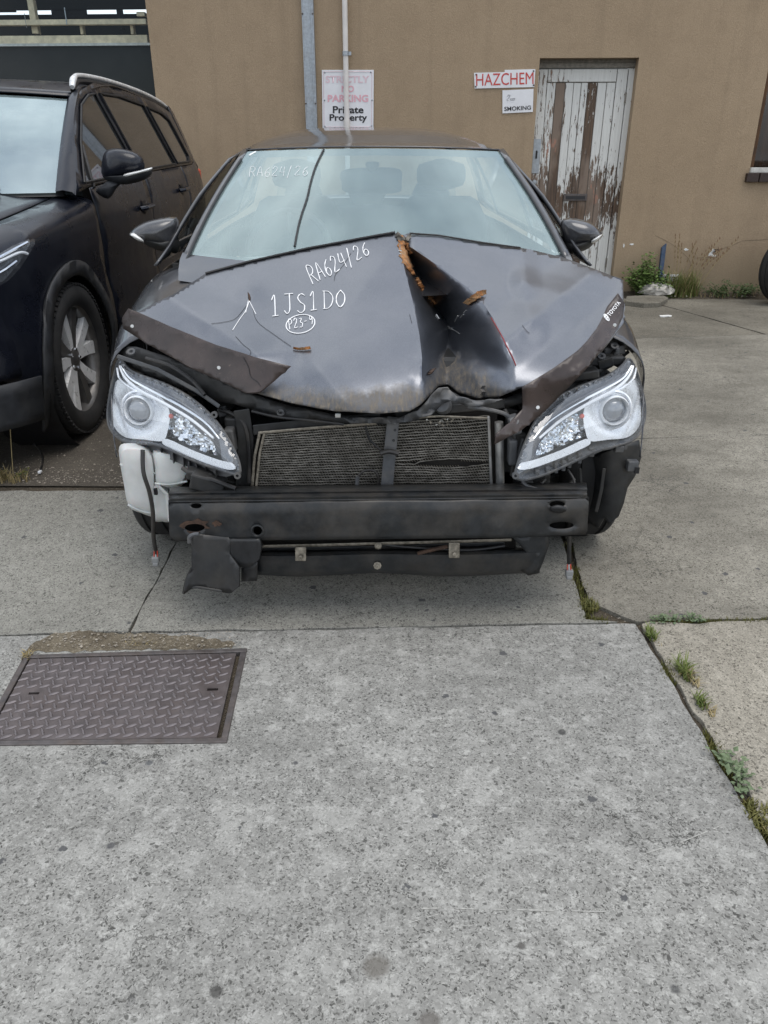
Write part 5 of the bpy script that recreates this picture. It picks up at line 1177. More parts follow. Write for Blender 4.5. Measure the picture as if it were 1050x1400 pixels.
panel('inner_wing', [(2.50, 0.36), (3.2, 0.36), (3.2, 0.80), (2.62, 0.66), (2.50, 0.56)], lambda d, z: C(-0.72, d, z), 'black_plastic', car, step=0.1, solid=0.01)
panel('inner_wing', [(2.50, 0.36), (3.2, 0.36), (3.2, 0.80), (2.62, 0.66), (2.50, 0.56)], lambda d, z: C(0.72, d, z), 'black_plastic', car, step=0.1, solid=0.01)
bar('radiator_side', [(330,560),(336,600),(333,672)], 22, 2.16, 0.04, 'black_plastic'); bar('radiator_side', [(318,585),(316,625),(322,670)], 14, 2.22, 0.04, 'grey_plastic'); bar('radiator_side', [(700,560),(696,600),(694,672)], 16, 2.20, 0.04, 'black_plastic')
for x, y, w_, h_, d_, mt in ((838,478,0.07,0.03,2.50,'grey_plastic'),(824,492,0.12,0.03,2.44,'black_plastic'),(835,463,0.05,0.04,2.55,'grey_plastic'),(795,512,0.10,0.03,2.34,'black_plastic'),(703,580,0.03,0.05,2.10,'grey_plastic'),(700,616,0.025,0.08,2.13,'grey_plastic'),(316,600,0.03,0.07,2.16,'grey_plastic'),(320,575,0.05,0.03,2.2,'black_plastic'),(285,660,0.10,0.05,2.1,'black_plastic'),(275,648,0.08,0.03,2.13,'black_plastic')):
    o = MB().box(P(x, y, d_), (w_, 0.05, h_), Matrix.Rotation(random.uniform(-0.3, 0.3), 3, 'Y')).build('engine_bracket', mt, car, smooth=False, bevel=0.006)
for x, y, d_ in ((840,474,2.47),(822,488,2.42),(703,577,2.07),(180,482,2.40)): MB().lathe([(0.003, 0.0), (0.006, 0.006), (0.013, 0.006), (0.014, 0)], P(x, y, d_), (0, -0.6, 0.8), 12).build('mount_ring', 'grey_plastic', car)
bar('slam_bar', [(160,487),(215,505),(270,535),(300,556)], 6, [2.40, 2.33, 2.24, 2.19], 0.03, 'grey_plastic'); bar('slam_bar', [(860,480),(835,500),(790,522),(745,548)], 5, [2.50, 2.44, 2.34, 2.22], 0.03, 'black_plastic')

# loose ends in the stripped front: hoses, clips, brackets
rc = random.Random(21)
for pts_, rr_, mt_ in (([(262,575,2.22),(278,590,2.18),(292,600,2.17),(306,622,2.15),(312,650,2.13)], 0.009, 'cable_black'), ([(300,560,2.22),(318,566,2.18),(334,580,2.16),(340,610,2.15),(341,660,2.14)], 0.006, 'cable_black'),
      ([(345,562,2.16),(380,570,2.12),(420,574,2.11),(470,580,2.105)], 0.005, 'cable_black'), ([(690,560,2.16),(700,585,2.13),(704,610,2.12),(700,650,2.12)], 0.007, 'cable_black'), ([(715,600,2.14),(708,630,2.12),(716,660,2.09),(735,670,2.06)], 0.006, 'grey_plastic'),
      ([(250,640,2.14),(268,652,2.10),(290,656,2.08),(322,668,2.07)], 0.007, 'cable_black'), ([(640,556,2.12),(668,560,2.10),(690,566,2.10),(700,575,2.10)], 0.006, 'grey_plastic'), ([(800,505,2.40),(815,496,2.44),(835,488,2.48),(850,478,2.52)], 0.007, 'cable_black'),
      ([(740,550,2.24),(770,536,2.30),(800,522,2.36)], 0.009, 'black_plastic'), ([(200,490,2.36),(232,500,2.30),(262,520,2.24),(280,540,2.20)], 0.006, 'cable_black'), ([(785,655,2.24),(776,668,2.20),(772,690,2.16),(777,712,2.12)], 0.006, 'cable_black'), ([(520,744,2.05),(560,748,2.04),(640,752,2.04),(690,746,2.05)], 0.005, 'cable_black')):
    cable(pts_, 2.2, rr_, mt_, 'hose')
for _k in range(34):
    side_ = rc.choice(((256,345,556,664),(684,742,556,664),(175,300,488,548),(760,850,470,525)))
    x_, y_ = rc.uniform(side_[0], side_[1]), rc.uniform(side_[2], side_[3]); far = 2.20 if side_[2] > 540 else 2.42
    MB().box(P(x_, y_, far + rc.uniform(0, 0.06)), (rc.uniform(0.012, 0.05), 0.03, rc.uniform(0.01, 0.04)), Matrix.Rotation(rc.uniform(-0.5, 0.5), 3, 'Y')).build('bracket', rc.choice(('black_plastic', 'grey_plastic', 'beam_steel', 'alloy_dirty')), car, smooth=False, bevel=0.003)
for x_ in (300, 420, 470, 560, 640, 700): MB().box(P(x_, 681 + tiltp(x_), 1.985 + bend(x_)), (0.012, 0.006, 0.004)).build('weld_mark', 'alloy_dirty', bumper, smooth=False)
# wheels -----------------------------------------------------------------------
def tyre_mb(c, ax, r, w, grooves=3, n=48):
    prof = [(r*0.69, -w*0.42), (r*0.74, -w*0.49), (r*0.86, -w*0.52), (r*0.955, -w*0.46), (r*0.985, -w*0.40)]
    xs_ = []; gw = 0.007
    for k in range(grooves):
        x = -w*0.28 + w*0.56*k/(grooves-1); xs_ += [(r, x - gw), (r - 0.008, x - gw*0.7), (r - 0.008, x + gw*0.7), (r, x + gw)]
    prof += [(r - 0.003, -w*0.37)] + xs_ + [(r - 0.003, w*0.37)] + [(a, -b) for a, b in prof[::-1]]
    return MB().lathe(prof, c, ax, n)
for s in (-1, 1):
    for ax_d in (AX, AX + 2.76):
        c_ = C(s*0.735, ax_d, R_T)
        wh = tyre_mb(c_, (s, 0, 0), R_T, 0.215).build('wheel', 'tyre', car, sharp=0.9)
        MB().lathe([(0.001, 0.03), (0.05, 0.035), (0.12, 0.05), (0.19, 0.07), (0.205, 0.085), (0.21, -0.08)], c_, (s, 0, 0), 32).build('rim', 'alloy', wh)
# ------------------------------------------------------------------ dark SUV parked on the left
t = NT('suv_paint'); n1, n2 = t.noise(5, 6, 0.65), t.noise(120, 3, 0.7)
c = t.mix(t.ramp(n1, (0.45, 0.0), (0.80, 0.25)), (0.0085, 0.0100, 0.0160), (0.050, 0.053, 0.060))
t.set(base=c, rough=t.ramp(n1, (0.35, 0.22), (0.75, 0.46)), coat=0.25, coatr=t.ramp(n1, (0.35, 0.06), (0.75, 0.25)), metal=0.0, spec=0.3)
simple('suv_cladding', (0.022, 0.024, 0.028), 0.55, var=0.25, scale=20, dust=0.35, dustc=(0.08, 0.075, 0.065))
glassy('suv_side_glass', (0.10, 0.085, 0.07), 0.10, 1.55, 0.02)
glassy('suv_screen', (0.45, 0.55, 0.56), 0.30, 1.55, 0.20, (0.56, 0.72, 0.75), 0.02, 1.5, (0.84, 0.97, 1.0))
simple('rail_silver', (0.74, 0.75, 0.75), 0.35, 0.4, var=0.25, scale=60, dust=0.3)
simple('rim_dark', (0.13, 0.125, 0.12), 0.35, 0.5, var=0.2, scale=30, dust=0.2)
simple('rim_bright', (0.90, 0.90, 0.89), 0.32, 0.25, var=0.1, scale=30)
SXC, SAX, SR = -2.40, 3.79, 0.372
suv = thing('suv', (SXC, 5.1, 0), 'dusty black SUV with silver roof rails parked left of the wreck', 'SUV')
def V(x, d, z): return Vector((SXC + x, d, z))
def shw(d): return lin(d, [(2.85, 0.62), (2.95, 0.74), (3.05, 0.81), (3.2, 0.872), (3.4, 0.912), (3.8, 0.925), (6.3, 0.925), (6.9, 0.90), (7.2, 0.85), (7.35, 0.76)])
def szs(d): return lin(d, [(2.85, 0.86), (3.4, 0.945), (4.2, 1.03), (4.235, 1.045), (4.24, 3.0)])
def sgh(s, d, z, off=0.0): return sside(s, d, z, off, 9.0)
def sside(s, d, zt, off=0.0, top=None):
    zs = top or szs(d); z = min(zt, zs)
    ins = 0.05*max(0, (0.48 - z)/0.25)**2 + 0.030*max(0, min(1, (z - 0.98)/0.18))**1.5 + 0.014*math.exp(-((z-0.72)/0.10)**2)
    if z > 1.16: ins += (z - 1.16)*0.36
    x = shw(d) - ins + off
    if zt > zs:
        a = min(1.0, (zt - zs)/0.26)*pi/2; x -= 0.15*(1 - cos(a)); z = zs + 0.085*sin(a)
    return V(s*x, d, z)
def sws(u, v):
    b = Vector((0.80*u, 3.86 + 0.20*u*u, 1.125 - 0.0*u)); tp = Vector((0.690*u, 4.56 + 0.16*u*u, 1.585 - 0.020*u*u)); p = b.lerp(tp, v); return V(p.x, p.y, p.z + 0.02*sin(v*pi))
SA = arch(SAX, 0.415, SR, radians(205), radians(-25), 18); SA2 = arch(SAX + 2.62, 0.415, SR, radians(205), radians(-25), 18)
for s in (1, -1):
    fl_ = (s > 0)
    sp = lambda d, z: sside(s, d, z)
    panel('fender', [(2.98, 0.62), (3.02, 0.86), (3.36, szs(3.36)+0.255), (3.8, szs(3.8)+0.255), (4.18, szs(4.18)+0.255), (4.235, 1.12), (4.235, 0.95), (4.30, 0.62), (4.31, 0.28)] + SA[::-1][1:-1] + [(3.10, 0.45)], sp, 'suv_paint', suv, step=0.05, solid=0.004, flip=fl_)
    fd = panel('door', [(4.246, 1.14), (4.246, 0.95), (4.311, 0.62), (4.322, 0.40), (5.27, 0.40), (5.25, 0.7), (5.27, 1.185)], sp, 'suv_paint', suv, step=0.07, solid=0.004, flip=fl_)
    rd = panel('door', [(5.281, 1.185), (5.261, 0.7), (5.281, 0.40), (5.92, 0.40), (6.02, 0.62), (6.22, 0.80), (6.32, 1.0), (6.30, 1.21)], sp, 'suv_paint', suv, step=0.07, solid=0.004, flip=fl_)
    panel('quarter_panel', [(6.311, 1.21), (6.331, 1.0), (6.231, 0.80), (6.032, 0.62), (5.95, 0.45)] + SA2[2:-1] + [(7.2, 0.40), (7.33, 0.7), (7.34, 1.0), (7.27, 1.28), (7.05, 1.60), (6.85, 1.64), (6.80, 1.615), (6.95, 1.24), (6.78, 1.215)], sp, 'suv_paint', suv, step=0.07, solid=0.004, flip=fl_)
    panel('sill_cladding', [(4.25, 0.24), (5.98, 0.24), (5.98, 0.396), (4.25, 0.396)], lambda d, z: sside(s, d, z, 0.012), 'suv_cladding', suv, step=0.1, solid=0.006, flip=fl_)
    for cc in (SAX, SAX + 2.62):
        outer = arch(cc, 0.468, SR, radians(212), radians(-32), 24); inner = arch(cc, 0.400, SR, radians(-32), radians(212), 24)
        panel('arch_flare', outer + inner, lambda d, z: sside(s, d, z, 0.014), 'suv_cladding', suv, step=0.04, solid=0.012, flip=fl_)
        MB().lathe([(0.43, -0.30), (0.43, 0.0)], V(s*0.90, cc, SR), (s, 0, 0), 40).build('wheel_well', 'seal_black', suv)
        MB().lathe([(0.001, 0.0), (0.43, 0.0)], V(s*0.60, cc, SR), (s, 0, 0), 40).build('wheel_well', 'seal_black', suv)
    # window band
    wo = [(4.02, 1.12), (4.246, 1.145), (5.27, 1.19), (6.30, 1.215), (6.78, 1.22), (6.945, 1.245), (6.80, 1.59), (6.4, 1.635), (5.5, 1.675), (5.1, 1.67), (4.78, 1.605), (4.42, 1.41)]
    gl_ = [[(4.20, 1.165), (4.42, 1.35), (4.70, 1.535), (4.90, 1.595), (5.04, 1.612), (5.20, 1.20)], [(5.27, 1.205), (5.13, 1.618), (5.5, 1.625), (6.00, 1.60), (6.18, 1.23)], [(6.25, 1.235), (6.08, 1.594), (6.45, 1.568), (6.62, 1.53), (6.78, 1.28), (6.70, 1.24)]]
    panel('window_frame', wo, lambda d, z: sgh(s, d, z), 'suv_paint', suv, step=0.08, holes=gl_, solid=0.008, flip=fl_)
    for g_ in gl_:
        panel('side_window', g_, lambda d, z: sgh(s, d, z, -0.004), 'suv_side_glass', suv, step=0.12)
        c0 = Vector((sum(p[0] for p in g_)/len(g_), sum(p[1] for p in g_)/len(g_)))
        pts = [sgh(s, p[0], p[1], 0.004) for p in dense(g_, 0.06)]; MB().tube(pts + [pts[0]], 0.007, 6).build('window_seal', 'seal_black', suv)
    MB().tube([sgh(s, 4.32, 1.14, -0.002), sgh(s, 4.34, 1.20, 0.0), sgh(s, 4.42, 1.335, 0.002)], 0.011, 6).build('window_divider', 'seal_black', suv)
    apl = [(4.02, 1.115), (4.22, 1.27), (4.42, 1.415), (4.60, 1.52), (4.78, 1.61), (5.0, 1.672)]; rows_ = []
    for j in range(13):
        f = j/12; dd_ = 4.02 + 0.86*f; oo = sgh(s, dd_, lin(dd_, apl), 0.004); ii = sws(s*1.0, min(1.0, f*1.06)) + Vector((0, -0.006, 0.006))
        m1 = ii.lerp(oo, 0.3) + Vector((s*0.012, -0.012, 0.012)); m2 = ii.lerp(oo, 0.7) + Vector((s*0.016, -0.006, 0.010)); rows_.append([ii, m1, m2, oo])
    MB().grid(rows_).build('pillar', 'suv_paint', suv)
    for par, d_, z_ in ((fd, 5.08, 1.00), (rd, 6.12, 1.06)):
        p = sside(s, d_, z_, 0.0)
        MB().lathe([(0.001, 0.002), (0.035, 0.003), (0.042, 0.0005)], p + Vector((s*0.0045, 0, 0)), (s, 0, 0), 20).build('handle_cup', 'seal_black', par)
        MB().tube([p + Vector((s*0.008, -0.10, -0.006)), p + Vector((s*0.040, -0.075, 0)), p + Vector((s*0.042, 0.06, 0.004)), p + Vector((s*0.008, 0.085, 0.004))], 0.014, 8).build('door_handle', 'suv_paint', par)
    # roof rail
    rl = smoothline([sgh(s, 4.76, 1.625, -0.02), sgh(s, 4.85, 1.672, -0.02), sgh(s, 5.0, 1.70, -0.02), sgh(s, 5.5, 1.71, -0.02), sgh(s, 6.2, 1.69, -0.02), sgh(s, 6.75, 1.65, -0.02), sgh(s, 6.95, 1.60, -0.02)], 8)
    MB().tube(rl, [0.012 + 0.006*sin(min(1, i/12)*pi) for i in range(len(rl))], 10).build('roof_rail', 'rail_silver', suv)
    MB().tube([p + Vector((-s*0.0, 0, -0.030)) for p in rl[3:]], 0.016, 8).build('rail_base', 'seal_black', suv)
    # headlight wrapping round the corner
    ho = [(2.96, 0.875), (3.12, 0.935), (3.30, 0.985), (3.42, 1.000), (3.40, 0.955), (3.32, 0.895), (3.20, 0.835), (3.05, 0.80), (2.95, 0.815)]
    hl = panel('headlight', ho, lambda d, z: sside(s, d, z, 0.0015), 'lamp_dark', suv, step=0.03, flip=fl_)
    panel('lens', closedsmooth(ho, 3), lambda d, z: sside(s, d, z, 0.020), 'lamp_lens', hl, step=0.025, flip=fl_)
    for pts, mt in (([(2.98, 0.86), (3.15, 0.905), (3.30, 0.93), (3.36, 0.92)], 'lamp_white'), ([(3.02, 0.83), (3.16, 0.865), (3.28, 0.90)], 'chrome'), ([(3.05, 0.90), (3.2, 0.945), (3.38, 0.985)], 'chrome')):
        MB().tube([sside(s, p.x, p.y, 0.011) for p in smoothline([Vector((a, b, 0)) for a, b in pts], 6)], 0.006, 6).build('light_bar', mt, hl)
# hood, windscreen, roof, nose
def shood(x, d):
    e = shw(d) - 0.155; u = max(-1, min(1, x/e)); z = szs(d) + 0.082 + 0.055*(1 - u*u) + 0.018*math.exp(-((abs(u)-0.62)/0.12)**2)
    return V(x, d, z)
rows = []
for j in range(15):
    v = j/14; row = []
    for i in range(25):
        u = -1 + 2*i/24; d0 = 2.93 + 0.16*u*u; d = d0 + (3.92 + 0.16*u*u - d0)*v; row.append(shood(u*(shw(d) - 0.160), d))
    rows.append(row)
MB().grid(rows).build('hood', 'suv_paint', suv, solid=0.004)
sscr = MB().grid([[sws(-1 + 2*i/20, j/10) for i in range(21)] for j in range(11)]).build('windscreen', 'suv_screen', suv)
SW_ = bvh_of(sscr)
panel('windscreen_border', [(-1.04, -0.02), (1.04, -0.02), (1.04, 1.02), (-1.04, 1.02)], lambda u, v: sws(u, v) + Vector((0, 0.008, -0.006)), 'seal_black', suv, step=0.08, holes=[closedsmooth([(-0.93, 0.10), (-0.8, 0.06), (0.8, 0.06), (0.93, 0.10), (0.91, 0.90), (0.78, 0.95), (-0.78, 0.95), (-0.91, 0.90)], 4)])
for x0, x1 in ((0.05, 0.72), (-0.55, 0.10)):
    MB().tube([sws(x0 + (x1-x0)*k/8, 0.015 + 0.035*sin(k/8*pi)*0.5) + Vector((0, -0.012, 0.012)) for k in range(9)], 0.010, 6).build('wiper', 'seal_black', suv)
rows = [[ (lambda tp: V((tp.x - SXC)*(1 - 0.05*v) , tp.y + (6.95 - tp.y)*v, tp.z + 0.012*(1-v) + (0.118*sin(min(1, v*2.6)*pi*0.5) - 0.09*v*v)))(sws(-1.06 + 2.12*i/20, 1.0)) for i in range(21)] for v in [j/16 for j in range(17)]]
MB().grid(rows).build('roof', 'suv_paint', suv, solid=0.006)
MB().grid([[V(u*w_, d - 0.08*u*u, z) for u in [-1 + 2*i/10 for i in range(11)]] for d, z, w_ in ((6.95, 1.60, 0.66), (7.18, 1.30, 0.78), (7.32, 1.20, 0.80), (7.36, 0.8, 0.80), (7.36, 0.5, 0.80), (7.25, 0.3, 0.76))]).build('tailgate', 'suv_paint', suv, solid=0.004)
MB().box(V(0.74, 7.24, 1.10), (0.14, 0.16, 0.16)).build('tail_light', 'indicator_red', suv, smooth=False, bevel=0.02)
MB().box(V(-0.74, 7.24, 1.10), (0.14, 0.16, 0.16)).build('tail_light', 'indicator_red', suv, smooth=False, bevel=0.02)
def nose(x, z): return V(x, 2.80 + 0.02*abs(x) + 0.30*(abs(x)/0.90)**4 + 0.05*((z-0.6)/0.3)**2, z)
fas = panel('front_bumper', [(-0.90, 0.60), (-0.86, 0.80), (-0.5, 0.86), (0.5, 0.86), (0.86, 0.80), (0.90, 0.60), (0.90, 0.46), (0.84, 0.46), (-0.84, 0.46), (-0.90, 0.46)], nose, 'suv_paint', suv, step=0.06, holes=[[(-0.42, 0.64), (0.42, 0.64), (0.46, 0.84), (-0.46, 0.84)], [(0.62, 0.50), (0.82, 0.48), (0.83, 0.60), (0.66, 0.64)], [(-0.62, 0.50), (-0.82, 0.48), (-0.83, 0.60), (-0.66, 0.64)]], solid=0.006)
panel('lower_bumper', [(-0.93, 0.26), (0.93, 0.26), (0.95, 0.45), (-0.95, 0.45)], lambda x, z: V(x, 2.775 + 0.02*abs(x) + 0.42*(abs(x)/0.95)**4 - 0.03*(z-0.26)/0.2, z), 'suv_cladding', suv, step=0.06, solid=0.01)
MB().box(V(0, 3.0, 0.62), (1.5, 0.06, 0.5)).build('nose_backing', 'seal_black', suv, smooth=False)
for k in range(5): MB().tube([nose(-0.43 + 0.86*i/8, 0.665 + 0.04*k) + Vector((0, 0.02, 0)) for i in range(9)], 0.009, 6).build('grille_bar', 'chrome', fas)
for s in (-1, 1):
    for k in range(4): MB().tube([nose(s*(0.64 + 0.16*i/3), 0.515 + 0.03*k) + Vector((0, 0.02, 0)) for i in range(4)], 0.006, 6).build('vent_bar', 'seal_black', fas)
MB().box(V(0, 5.1, 0.33), (1.5, 3.9, 0.2)).build('underbody', 'seal_black', suv, smooth=False)
MB().box(V(0, 4.15, 1.02), (1.5, 0.5, 0.10)).build('dashboard', 'cabin_dark', suv, smooth=False, bevel=0.04)
for x in (-0.38, 0.38):
    MB().box(V(x, 5.0, 1.0), (0.5, 0.18, 0.62)).build('seat', 'seat_cloth', suv, smooth=False, bevel=0.06); MB().box(V(x, 5.05, 1.42), (0.26, 0.10, 0.18)).build('headrest', 'seat_cloth', suv, smooth=False, bevel=0.04)
MB().box(V(0, 5.9, 0.98), (1.35, 0.18, 0.6)).build('seat', 'seat_cloth', suv, smooth=False, bevel=0.06)
# near door mirror
mb_ = pillow('door_mirror', [(140,217),(147,205),(167,203),(189,210),(197,222),(195,236),(170,242),(141,243)], 4.28, 0.07, 0.08, 'suv_paint', suv)
pillow('mirror_base', [(141,242),(170,239),(195,231),(208,230),(205,241),(186,250),(160,252)], 4.27, 0.08, 0.07, 'suv_cladding', mb_)
pillow('indicator', [(170,238),(190,233),(207,229),(206,233),(190,238),(172,242)], 4.20, 0.03, 0.02, 'lens_clear', mb_)
pillow('mirror_arm', [(150,246),(166,249),(159,258),(148,272),(131,262),(140,253)], 4.27, 0.04, 0.08, 'suv_cladding', mb_)
fm = MB(); fm.lathe([(0.001, -0.09), (0.08, -0.07), (0.11, 0), (0.08, 0.07), (0.001, 0.09)], V(-1.07, 4.27, 1.22), (1, 0, 0), 16); fm.build('door_mirror', 'suv_paint', suv)
# wheels with five twin spokes
def alloy_wheel(c, s, r, w, parent, nm='wheel'):
    wh = tyre_mb(c, (s, 0, 0), r, w, 4, 64).build(nm, 'tyre', parent, sharp=0.9)
    tb = MB(); ax = Vector((s, 0, 0))
    for k in range(70):                                           # shoulder tread blocks
        a = 2*pi*k/70
        for sd_ in (-1, 1):
            p = Vector(c) + Vector((sd_*s*w*0.455, r*0.968*cos(a), r*0.968*sin(a))); tb.box(p, (w*0.07, 0.020, 0.010), Matrix.Rotation(a + pi/2, 3, 'X'))
    tag(tb.build('tread_blocks', 'tyre', wh, smooth=False), kind='stuff')
    R = r*0.70; o_ = w*0.40
    rim = MB().lathe([(R*0.97, -o_), (R*0.93, -o_*0.3), (R*0.93, o_*0.6), (R*1.0, o_), (R*1.03, o_*1.05), (R*1.045, o_*0.9)], c, ax, 48).build('rim', 'rim_dark', wh)
    MB().lathe([(0.001, 0), (R*0.9, 0)], Vector(c) + ax*(-0.02), ax, 32).build('brake_disc', 'plate_edge', wh)
    for k in range(5):
        a0 = 2*pi*k/5 + 0.32
        for q in (-1, 1):
            mb = MB(); vs = []
            for f in (0.16, 0.45, 0.75, 0.98):
                a = a0 + q*(0.14 + 0.17*f); hw2 = R*(0.085 + 0.035*f)/max(f, 0.35)*0.8; depth = o_*(0.72 + 0.12*f)
                e = Vector((0, cos(a), sin(a))); tt = Vector((0, -sin(a), cos(a))); ww2 = R*(0.095 + 0.05*f)
                cc = Vector(c) + e*R*f + ax*depth; vs.append([cc - tt*ww2 - ax*0.03, cc - tt*ww2*0.85, cc + tt*ww2*0.85, cc + tt*ww2 - ax*0.03])
            mb.grid(vs).build('spoke', 'rim_bright' if (q > 0 or k in (0, 3)) else 'rim_dark', wh, sharp=0.4)
    MB().lathe([(0.001, o_*0.86), (0.022, o_*0.86), (0.034, o_*0.80), (0.062, o_*0.74), (0.075, o_*0.55)], c, ax, 24).build('hub', 'rim_dark', wh)
    for k in range(5):
        a = 2*pi*k/5; p = Vector(c) + Vector((0, 0.048*cos(a), 0.048*sin(a))) + ax*o_*0.74; MB().lathe([(0.001, 0.012), (0.008, 0.010), (0.010, 0)], p, ax, 6).build('wheel_nut', 'chrome', wh)
    return wh
for s in (1, -1):
    for dd in (SAX, SAX + 2.62): alloy_wheel(V(s*0.795, dd, SR), s, SR, 0.235, suv)
# ------------------------------------------------------------------ plants, stones and scraps
def leafy(center, n, rx, ry, h, size, rng, flat=0.5):
    leaves, stems = MB(), MB(); c = Vector(center)
    ns = max(5, n // 14)
    tips = []
    for k in range(ns):
        a = rng.uniform(0, 2*pi); q = rng.random()**0.5
        tip = c + Vector((rx*q*cos(a), ry*q*sin(a), h*(1 - 0.55*q*q)*rng.uniform(0.6, 1.05))); root = c + Vector((rx*0.25*cos(a), ry*0.25*sin(a), 0))
        mid = root.lerp(tip, 0.5) + Vector((0, 0, h*0.10)); ln = smoothline([root, mid, tip], 4); stems.tube(ln, [0.0028 - 0.0018*i/len(ln) for i in range(len(ln))], 4); tips.append(ln)
    for k in range(n):
        ln = rng.choice(tips); p = ln[rng.randrange(len(ln)//3, len(ln))] + Vector((rng.gauss(0, 1), rng.gauss(0, 1), rng.gauss(0, 0.7)))*size*0.7
        if p.z < 0.004: p.z = 0.004 + rng.random()*0.01
        a = rng.uniform(0, 2*pi); el = rng.uniform(-0.2, 0.9); L = size*rng.uniform(0.6, 1.25); w = L*rng.uniform(0.28, 0.40)
        e = Vector((cos(a)*cos(el), sin(a)*cos(el), sin(el))); sd_ = e.cross(Vector((0, 0, 1))).normalized(); up = sd_.cross(e)
        leaves.add([p, p + e*L*0.45 + sd_*w - up*0.12*L, p + e*L*0.5 + up*0.05*L, p + e*L*0.45 - sd_*w - up*0.12*L, p + e*L - up*0.15*L], [(0, 1, 2), (0, 2, 3), (1, 4, 2), (2, 4, 3)])
    return leaves, stems
def grassy(center, n, rad, h, rng, w=0.0035, lean=0.7):
    mb = MB(); c = Vector(center)
    for k in range(n):
        a = rng.uniform(0, 2*pi); q = rng.random()**0.6; root = c + Vector((rad[0]*q*cos(a), rad[1]*q*sin(a), -0.005))
        b = rng.uniform(0, 2*pi); L = h*rng.uniform(0.45, 1.1); ln_ = lean*rng.uniform(0.2, 1.1)
        out = Vector((cos(b), sin(b), 0)); sd_ = Vector((-sin(b), cos(b), 0))*w*rng.uniform(0.6, 1.2)
        pts = [root + out*L*ln_*f*f + Vector((0, 0, L*(f - 0.35*ln_*f*f))) for f in (0, 0.35, 0.7, 1.0)]
        vs = []
        for i, p in enumerate(pts[:3]): vs += [p - sd_*(1 - 0.22*i), p + sd_*(1 - 0.22*i)]
        vs.append(pts[3]); mb.add(vs, [(0, 1, 3, 2), (2, 3, 5, 4), (4, 5, 6)])
    return mb
rng = random.Random(11)
def plant(name, label, cat, loc, parts, group=None):
    root = thing(name, tuple(loc), label, cat, group)
    for nm, mb, mat in parts: tag(mb.build(nm, mat, root, smooth=False), kind=None if nm == 'stalk' else 'stuff')
    return root
b0 = W(878, 404, 0.16); b0.z = 0
l, s_ = leafy(b0, 900, 0.21, 0.14, 0.40, 0.042, rng); plant('leafy_weed', 'bushy bright green weed growing at the foot of the peeling door', 'weed', b0, [('leaves', l, 'leaf_green'), ('stems', s_, 'leaf_dark')])
b1 = W(930, 404, 0.15); b1.z = 0
g1_ = grassy(b1, 320, (0.17, 0.08), 0.30, rng, 0.005); g2_ = grassy(b1, 110, (0.18, 0.08), 0.36, rng, 0.004)
sd2, sh2 = MB(), MB()
for k in range(16):
    r0 = b1 + Vector((rng.uniform(-0.1, 0.14), rng.uniform(-0.05, 0.05), 0)); tp = r0 + Vector((rng.uniform(-0.10, 0.38), rng.uniform(-0.05, 0.05), rng.uniform(0.36, 0.60)))
    ln = smoothline([r0, r0.lerp(tp, 0.55) + Vector((0, 0, 0.05)), tp], 5); sd2.tube(ln, 0.0018, 4)
    for p in ln[-6:]: sh2.add([p, p + Vector((0.007, 0, 0.015)), p + Vector((0, 0.004, 0.035)), p + Vector((-0.007, 0, 0.015))], [(0, 1, 2, 3)])
plant('grass_tuft', 'tall grass tuft with brown seed heads between the rock and low weeds', 'grass tuft', b1, [('blades', g1_, 'grass_green'), ('dry_blades', g2_, 'grass_dry'), ('seed_stalks', sd2, 'grass_dry'), ('seed_heads', sh2, 'seed_head')])
b2 = W(1000, 405, 0.14); b2.z = 0
l, s_ = leafy(b2, 420, 0.36, 0.10, 0.17, 0.032, rng); gr_ = grassy(b2, 80, (0.40, 0.08), 0.09, rng)
plant('low_weed', 'low creeping green weed along the wall base near the right edge', 'weed', b2, [('leaves', l, 'leaf_dark'), ('stems', s_, 'leaf_dark'), ('dry_blades', gr_, 'grass_dry')])
# white lichen covered rock
bm = bmesh.new(); bmesh.ops.create_icosphere(bm, subdivisions=4, radius=1.0)
rk = W(895, 411, 0.20); rk.z = 0
for v in bm.verts:
    n_ = v.co.normalized(); k = 1 + 0.22*noise.noise(n_*1.8 + Vector((3, 1, 2))) + 0.10*noise.noise(n_*5) + 0.045*noise.noise(n_*13)
    v.co = Vector((n_.x*0.165*k, n_.y*0.12*k, max(-0.02, n_.z*0.088*k) + 0.068)) + rk
me = bpy.data.meshes.new('rock'); bm.to_mesh(me); bm.free()
tag(mko('rock', me, 'rock'), 'pale lumpy rock lying in front of the leafy weed', 'rock')
q = [G(854, 418), G(880, 421), G(902, 420), G(913, 413), G(904, 409), G(856, 411)]
tag(slabpoly('broken_slab', [p + Vector((0, 0, 0.045)) for p in q], (0, 0, -0.05), 'concrete_back', bevel=0.008), 'broken concrete piece under the pale rock', 'slab')
stk = W(902, 385, 0.10); stk.z = 0
tag(MB().hexa([stk + Vector((-0.020, -0.02, 0)), stk + Vector((0.020, -0.02, 0)), stk + Vector((0.020, 0.02, 0)), stk + Vector((-0.020, 0.02, 0))], [stk + Vector((-0.015, 0.03, 0.46)), stk + Vector((0.025, 0.03, 0.50)), stk + Vector((0.025, 0.065, 0.50)), stk + Vector((-0.015, 0.065, 0.46))]).build('blue_stake', 'blue_paint', smooth=False, bevel=0.003), 'short blue painted stake standing against the wall behind the rock', 'stake')
